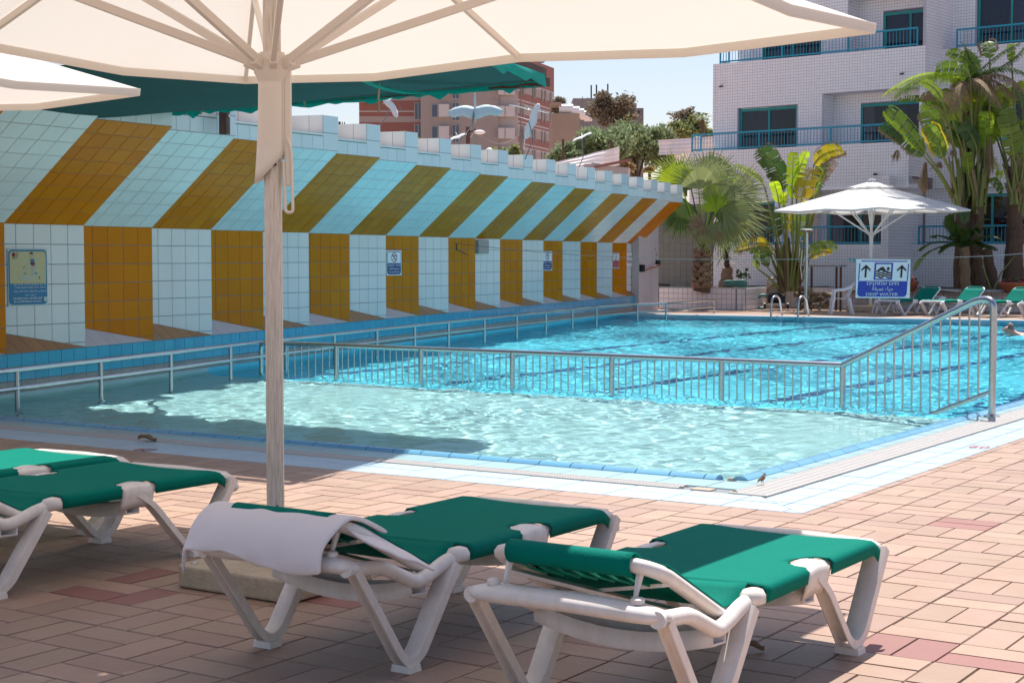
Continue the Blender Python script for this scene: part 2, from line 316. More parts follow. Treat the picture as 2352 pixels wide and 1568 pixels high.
# ------------------------------------------------------------ the setting: ground, deck, pool
Dw = ray(2400, 590); Dw.z = 0; Dw.normalize(); Nw = V(Dw.y, -Dw.x, 0); OFFW = -10.628; W0 = Nw*OFFW; UP = V(0, 0, 1)
def xwall(y, o=0.): return (OFFW+o-Nw.y*y)/Nw.x
def yfar(x): return 37.73+(x+10.33)*.127
XR, YN = -4.58, 9.76
PA, PB = V(XR, YN, 0), V(xwall(YN), YN, 0); PD = V(XR, yfar(XR), 0); xc = -20.35; PC = V(xc, yfar(xc), 0)
mb = MB(); inn = [PA+V(.02, -.02, 0), PB+V(-.3, -.02, 0), PC+V(-.3, .02, 0), PD+V(.02, .02, 0)]; outr = [V(1500, -400, 0), V(-1500, -400, 0), V(-1500, 2600, 0), V(1500, 2600, 0)]
mb.add([p+V(0, 0, -.03) for p in outr]+[p+V(0, 0, -.03) for p in inn], [(0, 4, 5, 1), (1, 5, 6, 2), (2, 6, 7, 3), (3, 7, 4, 0)]); mb.f = [q[::-1] for q in mb.f]
tag(mb.build('ground', 'sand'), kind='structure')
def sheet(name, pts, m, z=0.):
    mb = MB(); mb.add([(p[0], p[1], z) for p in pts], [tuple(range(len(pts)))]); return tag(mb.build(name, m), kind='structure')
deck = sheet('deck', [(-24, -3, 0), (9, -3, 0), (9, 9.1, 0), (-24, 9.1, 0)], 'grout', -.009)
sheet('side_deck', [(-4.02, 9.1, 0), (9, 9.1, 0), (9, 60, 0), (-4.02, 60, 0)], 'grout', -.009)
far_deck = sheet('far_deck', [(-24, yfar(-24)+.25, 0), (-4.02, yfar(-4.02)+.25, 0), (-4.02, 60, 0), (-24, 60, 0)], 'deck', -.006)
BI, BJ, A0, B0 = .3245, .3387, 6.06, 1.879
DT = Tiles(['deck', 'deckred'])
reds = {(-1, 0, 0): 1, (-1, 0, 1): 1, (-1, -1, 0): 1}
for (u, v) in ((1035, 1000), (2215, 1205), (2250, 1210), (330, 1365), (375, 1345), (300, 1345), (690, 1395), (1310, 1110)):
    g = G(u, v); reds[(math.floor((g.y-A0)/BI), math.floor((-g.x-B0)/BJ), random.randint(0, 1))] = 1
def dblock(i, j):
    y0 = A0+BI*i; x1 = -(B0+BJ*j); x0 = x1-BJ
    c = (x0+x1)/2; d = y0+BI/2
    if y0 > 8.66-.02 and x1 < -3.63+.05: return
    u, v = PX((c, d, 0))
    if not (-260 < u < 2660 and v < 1950): return
    for k in (0, 1):
        mi = 1 if reds.get((i, j, k)) else 0; g = .005
        if (i+j) % 2: o = V(x0+k*BJ/2, y0, -.009); uu, vv = V(BJ/2, 0, 0), V(0, BI, 0)
        else: o = V(x0, y0+k*BI/2, -.009); uu, vv = V(BJ, 0, 0), V(0, BI/2, 0)
        lim = (lambda q: q)
        if y0+BI > 8.655 and x1 < -3.63: # cut against the pale edge
            lim = clip(lambda a, b, o=o, vv=vv: 8.655-(o.y+vv.y*b))
        elif x0 < -3.635 and y0 > 8.6: lim = clip(lambda a, b, o=o, uu=uu: (o.x+uu.x*a)+3.635)
        DT.patch(o, uu, vv, 1, 1, g+random.uniform(0, .003), .0088, mi, keep=lim, jit=.0012, wob=.0007)
for i in range(-13, 45):
    for j in range(-20, 28): dblock(i, j)
DT.build(deck, 'tile', 300, 'tile_field')
# pool edge: rounded blue edge pieces, two pale rows, the overflow grating
edge = sheet('pool_edge', [(-16, 8.655, 0), (-3.635, 8.655, 0), (-3.635, 40, 0), (-4.62, 40, 0), (-4.62, 9.72, 0), (-16, 9.72, 0)], 'joint', -.008)
ET = Tiles(['pale', 'pale2'])
def strip(x0, x1, y0, y1, n, mi, along, k=None):
    if along == 'x': ET.patch((x0, y0, -.008), (x1-x0, 0, 0), (0, y1-y0, 0), n, 1, .006, .0085, mi, keep=k, jit=.0008)
    else: ET.patch((x0, y0, -.008), (x1-x0, 0, 0), (0, y1-y0, 0), 1, n, .006, .0085, mi, keep=k, jit=.0008)
strip(-13.6, -4.60, 9.33, 9.65, 9/.375, 0, 'x'); strip(-4.60, -4.36, 9.33, 9.65, 1, 0, 'x')
strip(-4.60+.055, -4.36, 9.65, 24, 14.35/.31, 0, 'y')
mit = lambda x0, x1, y0, y1, s: clip(lambda a, b: s*((-(x0+(x1-x0)*a)-3.635)-((y0+(y1-y0)*b)-8.655)*1.0))
strip(-13.6, -3.635, 8.66, 8.93, 9.965/.41, 1, 'x', mit(-13.6, -3.635, 8.66, 8.93, 1)); strip(-13.6, -3.635, 8.93, 9.135, 9.965/.41, 1, 'x', mit(-13.6, -3.635, 8.93, 9.135, 1))
strip(-3.845, -3.635, 8.66, 24, 15.34/.33, 1, 'y', mit(-3.845, -3.635, 8.66, 24, -1)); strip(-4.06, -3.845, 8.66, 24, 15.34/.33, 1, 'y', mit(-4.06, -3.845, 8.66, 24, -1))
ET.build(edge, 'tile', 300, 'tile_field')
def bull(p, q, inward):
    mb = MB(); p = Vector(p); q = Vector(q); t = Vector(inward); pr = [(0, -.02), (.0, .006), (.02, .022), (.05, .03), (.085, .026), (.115, .008), (.13, -.03), (.13, -.10), (0, -.10)]
    rows = [[e+t*a+UP*z for a, z in pr] for e in (p, q)]; mb.grid(rows); n = len(pr); mb.f.append(tuple(range(n))); mb.f.append(tuple(range(n, 2*n))[::-1]); mb.m += [0, 0]
    return mb.build('edge_tile', 'bull', edge, smooth=50)
bx = [-4.60-.07]+[G(1347.4+.2148*x, 826.9+.2148*y).x for x, y in ((1297, 1258), (932, 1225), (573, 1195), (222, 1165))]; st = bx[3]-bx[4]
while bx[-1] > -13.4: bx.append(bx[-1]-st)
for a, b in zip(bx, bx[1:]): bull((a-.004, 9.645, 0), (b+.004, 9.645, 0), (0, 1, 0))
yy = 9.72
while yy < 38: bull((-4.47+.0, yy+.004, 0), (-4.47, yy+.29, 0), (-1, 0, 0)) if yy < 30 else bull((-4.47, yy+.004, 0), (-4.47, yy+.9, 0), (-1, 0, 0)); yy += .294 if yy < 30 else .9
mb = MB(); gx = -13.5
while gx < -4.72: mb.box((gx, 9.2325, -.001), (.0135, .17, .012)); gx += .0215
mb.box((-9.1, 9.16, 0), (8.8, .012, .014)); mb.box((-9.1, 9.305, 0), (8.8, .012, .014)); mb.box((-9.1, 9.2325, 0), (8.8, .012, .0135))
tag(mb.build('grating', 'grate', edge), kind='stuff'); gy = 9.16; mb = MB()
while gy < 24: mb.box((-4.21, gy, -.001), (.27, .0135, .012)); gy += .0215
for x in (-4.33, -4.27, -4.21, -4.15, -4.09): mb.box((x, 16.6, 0), (.012, 14.9, .0135))
tag(mb.build('grating', 'grate', edge), kind='stuff')
mb = MB(); mb.box((-4.56, 9.235, -.004), (.14, .10, .012)); mb.build('gutter_frame', 'brass', edge)
mb = MB(); mb.box((-4.585, 9.69, .0), (.05, .045, .03), Euler((0, 0, .6)).to_matrix(), taper=.5); mb.build('broken_corner', 'brass', edge)
for (u, v, wd) in ((335, 1033, .17), (2250, 1027, .17)):
    g = G(u, v); vs, fs = text('60', 0, 0, .17, .15); mb = MB(); mb.add([(g.x+a, g.y+b, .0036) for a, b in vs], fs); mb.build('depth_number', 'red_ink', edge)
# far edge of the pool
mb = MB(); e = (PD-PC).normalized(); nn = V(-e.y, e.x, 0)
mb.grid([[p+nn*a+UP*z for a, z in ((-.02, -.3), (-.02, .012), (.03, .02), (.32, .014), (.34, -.02))] for p in (PC-e*.2, PD+e*.3)]); tag(mb.build('far_pool_edge', 'pale2'), kind='structure')
# basin
def wl(y, z): return V(xwall(y, .01), y, z)
mb = MB(); ys = 15.55
mb.add([(XR, YN, -.62), wl(YN, -.62), wl(ys, -.66), (XR, ys, -.66)], [(0, 3, 2, 1)], 0)
mb.add([(XR, YN, -.62), wl(YN, -.62), wl(YN, 0), (XR, YN, -.02)], [(0, 1, 2, 3)], 0)
mb.add([(XR, ys, -.66), wl(ys, -.66), wl(ys, -.92), (XR, ys, -.92)], [(0, 1, 2, 3)], 1)
mb.add([(XR, YN, -.66), (XR, ys, -.66), (XR, ys, -.02), (XR, YN, -.02)], [(0, 1, 2, 3)], 0)
f1, f2 = PD+V(0, 0, -1.6), PC+V(-.1, 0, -1.6)
mb.add([(XR, ys, -.92), wl(ys, -.92), f2, f1], [(0, 3, 2, 1)], 1)
mb.add([(XR, ys, -.92), f1, PD+V(0, 0, 0), (XR, ys, 0)], [(0, 1, 2, 3)], 1); mb.add([f1, f2, PC+V(-.1, 0, 0), PD], [(0, 1, 2, 3)], 1)
mb.add([wl(YN, -.7), wl(ys, -.95), wl(ys, .02), wl(YN, .02)], [(0, 1, 2, 3)], 0); mb.add([wl(ys, -.95), f2+V(.02, 0, 0), PC+V(-.08, 0, .02), wl(ys, .02)], [(0, 1, 2, 3)], 1)
basin = tag(mb.build('pool_basin', ['basin', 'basin_deep']), kind='structure'); basin.cycles.is_caustics_receiver = True
def zb(y): return -.92-(y-ys)/(38-ys)*.68
for x in (-7.33, -9.55, -11.8, -14.0, -5.1):
    y0 = 16.35 if x > -12 else ys+.3; y1 = yfar(x)-1.2; mb = MB(); rows = []
    if x < -13: y0 = (OFFW-Nw.x*(x-.6))/Nw.y*0+ys+.3
    for k in range(2): y = (y0, y1)[k]; rows.append([(x-.10, y, zb(y)+.012), (x+.10, y, zb(y)+.012)])
    mb.grid(rows); mb.f = [q[::-1] for q in mb.f]
    rr = mb.build('lane_line', 'lane', basin); rr.cycles.is_caustics_receiver = True
# water: a real rippled surface (random sum of small waves)
WZ = -.03; st = .036; xs = np.arange(-24, -4.50, st); ysg = np.arange(9.70, 38.75, st); X, Y = np.meshgrid(xs, ysg); Z = np.zeros_like(X)
for k in range(64):
    lam = .10*(.85/.10)**rng.random(); a = rng.random()*2*PI; kx = 2*PI/lam*math.cos(a); ky = 2*PI/lam*math.sin(a); Z += .0034*lam**.9*np.sin(kx*X+ky*Y+rng.random()*2*PI)
Z *= .75+.45*np.sin(.9*X+.5*np.sin(.7*Y))*np.sin(.8*Y+.6*np.sin(1.1*X))+.2*np.sin(2.3*X+1.7*Y)
keepv = (X*Nw.x+Y*Nw.y > OFFW-.12) & (Y < 37.73+(X+10.33)*.127+.05)
idx = np.arange(X.size).reshape(X.shape); q = keepv[:-1, :-1] & keepv[1:, 1:] & keepv[:-1, 1:] & keepv[1:, :-1]
F = np.stack([idx[:-1, :-1][q], idx[:-1, 1:][q], idx[1:, 1:][q], idx[1:, :-1][q]], 1)
used = np.unique(F); remap = -np.ones(X.size, int); remap[used] = np.arange(len(used)); F = remap[F]; P = np.stack([X.ravel(), Y.ravel(), (Z+WZ).ravel()], 1)[used]
me = bpy.data.meshes.new('water'); me.vertices.add(len(P)); me.vertices.foreach_set('co', P.ravel().astype('f')); me.loops.add(F.size); me.loops.foreach_set('vertex_index', F.ravel().astype('i'))
me.polygons.add(len(F)); me.polygons.foreach_set('loop_start', np.arange(0, F.size, 4, dtype='i')); me.update(calc_edges=True); me.polygons.foreach_set('use_smooth', np.ones(len(F), bool)); me.materials.append(M['water'])
water = bpy.data.objects.new('water', me); COL.objects.link(water); tag(water, kind='structure'); water.cycles.is_caustics_caster = True
# ------------------------------------------------------------ the striped wall
S0, LP, DL = 14.504, 1.492, .33; ZL, ZF, ZT, OT = .45, 1.87, 2.98, 1.19; ZS, ZM = 3.19, 3.46; ZB = ZL+.26; MF = .775
def Wp(s, o, z): return W0+Dw*s+Nw*o+UP*z
wall = thing('striped_pool_wall', 'long orange and white striped tiled wall with sawtooth panels and overhanging top beside the pool', 'wall', (0, 0, 0))
prof = lambda r: [(0, -1.0), (0, ZL), (-r, ZL+(ZB-ZL)*r/DL), (-r, ZF), (OT-r, ZT), (OT-r, ZS-.012), (OT-1.45-DL, ZS-.012), (OT-1.45-DL, -1.)]
rows = []; KS = range(-3, 19)
for k in KS:
    s = S0+LP*k
    for r, ss in ((DL, s), (0, s+LP)): rows.append([Wp(ss, o, z) for o, z in prof(r)])
mb = MB(); mb.grid(rows); mb.f = [q[::-1] for q in mb.f]; n_ = len(rows[0]); mb.f.append(tuple(len(mb.v)-n_+i for i in range(n_))); mb.m.append(0); mb.build('wall_core', 'joint', wall)
mats = ['white_tile', 'orange_tile', 'ledge_white', 'ledge_orange', 'blue_tile', 'gray_tile', 'fascia', 'bounce_warm_tile']; WT = Tiles(mats)
for k in KS:
    s = S0+LP*k; s1 = s+LP; A, B = Wp(s, -DL, 0), Wp(s1, 0, 0); u = B-A; odd = k % 2; zb0 = ZF-7*.227
    WT.patch(A+UP*zb0, u, UP*7*.227, 6, 7, .006, .006, odd, keep=clip(lambda a, b: zb0+7*.227*b-(ZL+(ZB-ZL)*(1-a))-.004), jit=.0006)
    WT.patch(Wp(s, 0, ZL), Dw*LP, Nw*-DL+UP*(ZB-ZL), 6, 1, .006, .005, 2 if odd else 3, keep=clip(lambda a, b: 1-a-b-.01))
    WT.patch(A+UP*ZF, u, Nw*OT+UP*(ZT-ZF), 6, 8, .006, .006, 0 if odd else 1, jit=.0006)
    A2, B2 = Wp(s, OT-DL, ZT), Wp(s1, OT, ZT); u2 = B2-A2
    WT.patch(A2, u2*(MF), UP*(ZS-ZT-.02), 5, 1, .006, .006, 6); WT.patch(A2+u2*(MF), u2*(1-MF), UP*(ZM-ZT), 1, 2, .006, .006, 6)
    # merlon
    m0 = A2+u2*(MF); m1 = B2; mb = MB(); bk = Nw*-1.42; q = [m0+bk, m1+bk, m1, m0]
    mb.add([V(p.x, p.y, ZS-.012) for p in q]+[V(p.x, p.y, ZM) for p in q], [(4, 5, 6, 7), (0, 1, 5, 4), (1, 2, 6, 5), (2, 3, 7, 6), (3, 0, 4, 7)]); mb.build('merlon', 'joint', wall)
    f0 = V(m0.x, m0.y, ZS)+bk; WT.patch(f0, -bk, UP*(ZM-ZS), 4.7, 1, .006, .005, 7)
    mb = MB(); a, b = A2, A2+u2*(MF); mb.add([V(p.x, p.y, z)+Nw*o for z in (ZS-.012, ZS+.012) for p, o in ((a, .03), (b, .03), (b, -.3), (a, -.3))], [(3, 2, 1, 0), (4, 5, 6, 7), (0, 1, 5, 4), (1, 2, 6, 5), (3, 0, 4, 7), (2, 3, 7, 6)]); mb.build('sill', 'sill', wall)
L_ = LP*22; ss = S0-3*LP
WT.patch(Wp(ss, 0, .15), Dw*L_, UP*.297, L_/.249, 2, .006, .006, 4); WT.patch(Wp(ss, -.0, -.15), Dw*L_, UP*.297, L_/.249, 2, .006, .004, 5)
WT.build(wall, 'tile', 300, 'tile_field', 60)
# ------------------------------------------------------------ rails
rail = thing('handrail', 'double steel handrail standing in the water along the striped wall', 'handrail')
px = [G(u, v, WZ) for u, v in ((40, 942), (232, 913), (393, 889), (530, 867))]
stp = (px[3]-px[0])/3; rp = [px[0]-stp*2, px[0]-stp, px[0]]+px[1:]
ends = [G(u, v, WZ) for u, v in ((1030, 793), (1370, 748), (1464, 738), (1530, 735), (1640, 722))]
ln = [px[3]+(ends[0]-px[3])*t/5 for t in range(1, 5)]; rp += ln+[ends[0]]+[ends[0]+(ends[1]-ends[0])*t/5 for t in range(1, 6)]+[ends[2], ends[3]]
tp = [V(p.x, p.y, .375) for p in rp]; e4 = V(ends[4].x, ends[4].y, .0)
mb = MB(); mb.tube(rounded(tp+[V(e4.x, e4.y, .36), e4], .12, 4), .026, 10); mb.build('top_rail', 'steel', rail, smooth=60)
mb = MB(); mb.tube([V(p.x, p.y, .19) for p in rp]+[V(e4.x, e4.y, .19)], .024, 10); mb.build('middle_rail', 'steel', rail, smooth=60)
for p in rp: mb = MB(); mb.tube([V(p.x, p.y, -.9 if p.y > ys else -.64), V(p.x, p.y, .37)], .024, 10); mb.build('post', 'steel', rail, smooth=60)
fence = thing('pool_fence', 'steel baluster fence across the shallow pool ending in a sloping rail at the deck', 'fence')
yf = 15.68; fp = [V(on(u, v, (0, yf, 0), (0, 1, 0)).x, yf, 0) for u, v in ((600, 860), (773, 868), (967, 880), (1177, 892), (1405, 905), (1657, 917), (1935, 930))]
ft = [V(p.x, yf, .375) for p in fp]; ep = G(2278, 957, 0); et = V(ep.x, ep.y, 1.06)
dirn = (V(et.x, et.y, 0)-V(fp[6].x, yf, 0)).normalized()
mb = MB(); mb.tube(rounded([V(fp[0].x, yf, -.64), ft[0], ft[6]], .10, 5), .030, 12); mb.build('top_rail', 'steel', fence, smooth=60)
mb = MB(); bend = V(et.x, et.y, 1.10)-dirn*.18; mb.tube(rounded([ft[6], bend, V(et.x, et.y, 1.10), V(et.x, et.y, 0)], .17, 7), .034, 12); mb.build('sloping_rail', 'steel', fence, smooth=60)
mb = MB(); mb.lathe([(.075, 0), (.075, .012), (.045, .022), (.036, .03)], (et.x, et.y, 0)); mb.build('base_flange', 'steel', fence, smooth=40)
for p in fp[1:]: mb = MB(); mb.tube([V(p.x, yf, -.66), V(p.x, yf, .37)], .032, 12); mb.build('post', 'steel', fence, smooth=60)
for a, b, n in zip(fp, fp[1:], (10, 13, 14, 13, 14, 14)):
    for i in range(1, n+1): p = a+(b-a)*i/(n+1); mb = MB(); mb.tube([V(p.x, yf, -.62), V(p.x, yf, .36)], .0085, 6, cap=False); mb.build('baluster', 'steel', fence, smooth=80)
lowa = V(fp[6].x, yf, -.35)+dirn*.1; lowb = V(et.x, et.y, .24)
mb = MB(); mb.tube([V(fp[6].x, yf, -.30)+dirn*.5, lowb], .024, 10); mb.build('lower_rail', 'steel', fence, smooth=60)
Ls = (V(et.x, et.y, 0)-V(fp[6].x, yf, 0)).length
for i in range(1, 16):
    t = i/16.4; p = fp[6]+dirn*Ls*t; zt = .375+(1.10-.375)*min(t/(1-.18/Ls), 1); z0 = -.55 if t < .42 else -.30+(.24+.30)*(t*Ls-.5)/(Ls-.5)
    mb = MB(); mb.tube([V(p.x, p.y, z0), V(p.x, p.y, zt)], .0095, 6, cap=False); mb.build('baluster', 'steel', fence, smooth=80)
# ------------------------------------------------------------ sun loungers (local: y from the head rail 0 to the foot end 1.85)
LW = .335
def lounger(name, label, group, tilt=27., resin='resin'):
    t = thing(name, label, 'sun lounger', group=group)
    def ribbon(pts, wd, th, x, nm, lean=0.):
        """a moulded channel leg: swept in the side plane at x, wd across, th thick"""
        pts = [Vector(p) for p in pts]; mb = MB(); rows = []
        for i, p in enumerate(pts):
            d = (pts[min(i+1, len(pts)-1)]-pts[max(i-1, 0)]).normalized(); n = V(0, -d.z, d.y); wdi = wd[i]/2; thi = th[i]/2; xo = x+lean*(p.z)
            rows.append([V(xo, p.y, p.z)+V(1, 0, 0)*a*wdi+n*b*thi for a, b in ((-1, -.9), (-.85, -1), (-.72, .45), (.72, .45), (.85, -1), (1, -.9), (1, .9), (.9, 1), (-.9, 1), (-1, .9))])
        rows = [r+[r[0]] for r in rows]; mb.grid(rows); k = len(rows[0])-1
        mb.f += [tuple(range(k))[::-1], tuple((len(rows)-1)*(k+1)+i for i in range(k))]; mb.m += [0, 0]
        if nm: mb.build(nm, resin, t, smooth=35)
        return mb
    for sx in (-1, 1):
        x = sx*LW
        P = rounded([V(0, .03, .42), V(0, .30, .055), V(0, .345, .03), V(0, .40, .055), V(0, .62, .35)], .07, 5); n = len(P)
        mb = ribbon(P, [.050+.024*i/n for i in range(n)], [.034+.010*i/n for i in range(n)], x, None, sx*.02); mb.box((x, .345, .013), (.088, .07, .026), taper=.92); mb.build('leg', resin, t, smooth=35)
        P = rounded([V(0, 1.17, .36), V(0, 1.27, .30), V(0, 1.50, .055), V(0, 1.555, .03), V(0, 1.62, .06), V(0, 1.83, .36)], .07, 5); n = len(P)
        mb = ribbon(P, [.050+.034*i/n for i in range(n)], [.028+.018*i/n for i in range(n)], x, None, sx*.02); mb.box((x, 1.56, .013), (.10, .075, .026), taper=.92); mb.build('leg', resin, t, smooth=35)
        rp = rounded([V(x, .0, .425), V(x, .20, .405), V(x, .40, .315), V(x, .47, .325), V(x, .60, .365), V(x, .75, .372), V(x, 1.2, .378), V(x, 1.72, .378), V(x, 1.82, .365), V(x, 1.87, .30)], .05, 4)
        mb = MB(); mb.tube(rp, [.028 for p in rp], 12, flat=.95); mb.build('side_rail', resin, t, smooth=50)
        mb = MB(); mb.grid([[V(sx*(LW-.05+.05*math.sin(a)+.030*math.sin(min(a, 1.57))), y, .40+(.018*math.cos(a)-.018)*1.2-(.03 if a > 1.57 else 0)*(a-1.57)*2.4+.010*math.exp(-((y-1.17)/.07)**2)) for a in np.linspace(0, 2.6, 8)] for y in np.linspace(1.07, 1.27, 9)]); mb.build('mount', resin, t, smooth='all', solid=.008)
        mb = MB(); mb.lathe([(.041, -.015), (.041, .012), (.032, .028), (.01, .035)], (x+sx*.006, .665, .372), 14, sy=1.35); mb.build('mount', resin, t, smooth='all')
    q_ = np.linspace(-1, 1, 13); mb = MB(); mb.tube([V(a*(LW+.03), .015+.03*a**6, .428+.012*(1-a*a)) for a in q_], [.056*(1-.6*abs(a)**9) for a in q_], 14, flat=.56); mb.build('head_rail', resin, t, smooth='all')
    for sx in (-1, 1): mb = MB(); mb.lathe([(.022, 0), (.022, .014), (.016, .018)], (sx*.26, .02, .463), 10); mb.build('stud', resin, t, smooth=40)
    mb = MB(); mb.grid([[V(a*LW, y, z-.035*(1-a*a)) for a in np.linspace(-1, 1, 9)] for y, z in ((1.12, .33), (1.12, .27), (1.2, .265), (1.2, .33))]); mb.build('cross_brace', resin, t, smooth=40, solid=.01)
    mb = MB(); mb.grid([[V(a*LW, y, z-.05*(1-a*a)) for a in np.linspace(-1, 1, 9)] for y, z in ((.38, .33), (.38, .27), (.47, .265), (.47, .33))]); mb.build('cross_brace', resin, t, smooth=40, solid=.01)
    mb = MB(); mb.tube([V(-LW, 1.80, .37), V(0, 1.83, .372), V(LW, 1.80, .37)], .028, 10); mb.build('foot_rail', resin, t, smooth=50)
    # the sling: flat between the rails, wrapped round them, cut out where the mounts stand
    U = [-1.0, -.99, -.95, -.9, -.87, -.84, -.80, -.76, -.6, -.3, 0, .3, .6, .76, .80, .84, .87, .9, .95, .99, 1.0]
    Y = list(np.linspace(.70, 1.02, 9))+list(np.linspace(1.04, 1.30, 27))+list(np.linspace(1.34, 1.70, 9))+[1.735, 1.76, 1.785]
    rows = []
    for y in Y:
        row = []
        for k, a in enumerate(U):
            s = 1 if a >= 0 else -1; b = abs(a); sag = -.012*(1-a*a)
            if b <= .9: p = V(a*(LW+.008), y, .412+sag)
            else: q = (.408, .395, .352)[{.95: 0, .99: 1, 1.0: 2}[b]]; p = V(s*(LW+(.026, .041, .034)[{.95: 0, .99: 1, 1.0: 2}[b]]), y, q)
            if y > 1.72: p.z -= (y-1.72)*.55*(1+.4*b); p.x *= 1-.0*(y-1.72)
            row.append(p)
        rows.append(row)
    def sk(i, j): yc = (Y[j]+Y[j+1])/2; e = min(i, len(U)-2-i); return e < 7 and abs(yc-1.17) < (.112, .108, .102, .094, .084, .068, .042)[e] or (e < 2 and yc > 1.77)
    mb = MB(); mb.grid(rows, skip=sk); mb.build('sling', 'sling', t, smooth='all', solid=.005)
    # the backrest hinges low behind the seat and is raised by tilt
    hy, hz = .52, .335; T = Matrix.Translation((0, hy, hz)) @ Matrix.Rotation(-R(tilt), 4, 'X'); L = .485 if tilt < 30 else .52
    q = lambda x, y, z: T @ V(x, -y, z)
    bw = .295
    mb = MB(); mb.grid([[V(a*(LW-.03*(1-f)-.035*f), .70-.18*f, (.412-.012*(1-a*a))*(1-f)+f*(hz+.028)-.02*math.sin(PI*f)) for a in np.linspace(-1, 1, 9)] for f in np.linspace(0, 1, 7)]
              +[[q(a*(bw+.012), y, .026-.012*(1-a*a)*math.sin(PI*y/L)) for a in np.linspace(-1, 1, 9)] for y in np.linspace(.03, L-.03, 7)]); mb.build('sling', 'sling', t, smooth='all', solid=.005)
    back = thing('backrest', None, None) if False else None
    mb = MB(); mb.tube(rounded([q(-bw, -.02, 0), q(-bw, L-.03, .0), q(-bw+.05, L+.025, .0), q(bw-.05, L+.025, .0), q(bw, L-.03, .0), q(bw, -.02, 0)], .10, 6), .029, 10, flat=.8); br = mb.build('backrest_frame', resin, t, smooth=50)
    mb = MB(); mb.grid([[q(a*(bw-.07), L+.022+.041*math.cos(c), .036*math.sin(c)+.002) for a in np.linspace(-1, 1, 9)] for c in np.linspace(R(130), R(-110), 11)]); mb.build('head_sleeve', 'sling', br, smooth='all', solid=.004)
    for k in range(7):
        x = -.19+k*.062; mb = MB(); mb.tube([q(x, L+.02, -.028), q(x+.02, L-.03, -.035), q(x+.045, L-.09, -.028)], .0045, 5); mb.build('lacing_cord', 'cord', br)
    mb = MB(); mb.span(q(-bw, .08, -.02), q(bw, L-.08, -.02), .05, .012); mb.span(q(bw, .08, -.035), q(-bw, L-.08, -.035), .05, .012); mb.build('backrest_brace', resin, br)
    for sx in (-1, 1): mb = MB(); mb.tube([q(sx*.235, L, -.02), q(sx*.235, L-.005, -.10 if tilt < 30 else -.06)], [.014, .007], 6); mb.build('peg', resin, br)
    return t
near = lounger('sun_lounger', 'green sun lounger wholly in shade, left of the concrete slab of the big parasol', 'green sun loungers on the near deck')
spots = [(-6.03, 4.20, 0), (-6.93, 4.33, 0), (-3.775, 4.21, 0), (-2.525, 4.13, 0)]
labs = [None, 'green sun lounger lying in full sun at the left edge, furthest from the pole', 'green sun lounger with a white towel over its head end, next to the concrete slab', 'green sun lounger half in sun with a raised bare laced headrest, nearest the camera']
for i, (x, y, a) in enumerate(spots):
    o = near if i == 0 else copy_tree(near); o.location = (x, y, 0); o.rotation_euler = (0, 0, R(a))
    if labs[i]: o['label'] = labs[i]
# towel over the head end of the third lounger
lx, ly = spots[2][0], spots[2][1]; mb = MB(); rows = []; NU = 44
for j, (y, z) in enumerate([(-.064, .422), (-.067, .435), (-.068, .455), (-.064, .478), (-.055, .508), (-.030, .545), (.010, .575), (.055, .594), (.10, .590), (.15, .572), (.20, .548), (.26, .518)]):
    row = []
    for i in range(NU):
        a = i/(NU-1); x = -.375+a*.66; w_ = .010*math.sin(7*a+j*.35)+.004*math.sin(19*a-j*.8)+.022*max(0, math.sin(11*a+.9+.28*j))**3*(.3+.7*math.exp(-(a-.3)**2*6))
        hang = max(0, (4-j)/4)
        zz = z+w_*(.25+.5*hang)-.06*hang*max(0, .35-abs(a-.80))+.10*hang*max(0, .25-abs(a-.30)); yy2 = y-w_*1.2*hang
        if a < .05: zz -= (.05-a)*1.8; x += (.05-a)*.35
        if a > .965 and j > 4: x += .004*j
        row.append(V(lx+x, ly+yy2, zz))
    rows.append(row)
mb.grid(rows); tw = tag(mb.build('towel', 'towel', smooth='all', solid=.016, subsurf=1), 'white bath towel folded over the head end of a green lounger', 'towel')
mb = MB(); rows = []
for j in range(9):
    b = j/8; row = []
    for i in range(15):
        a = i/14; x = .21+a*.25+b*.09; row.append(V(lx+x, ly+.07+b*.20-a*.03, .578-b*.095-a*.075+.004*math.sin(11*b+7*a)))
    rows.append(row)
mb.grid(rows); mb.build('towel_tail', 'towel', tw, smooth='all', solid=.011, subsurf=1)
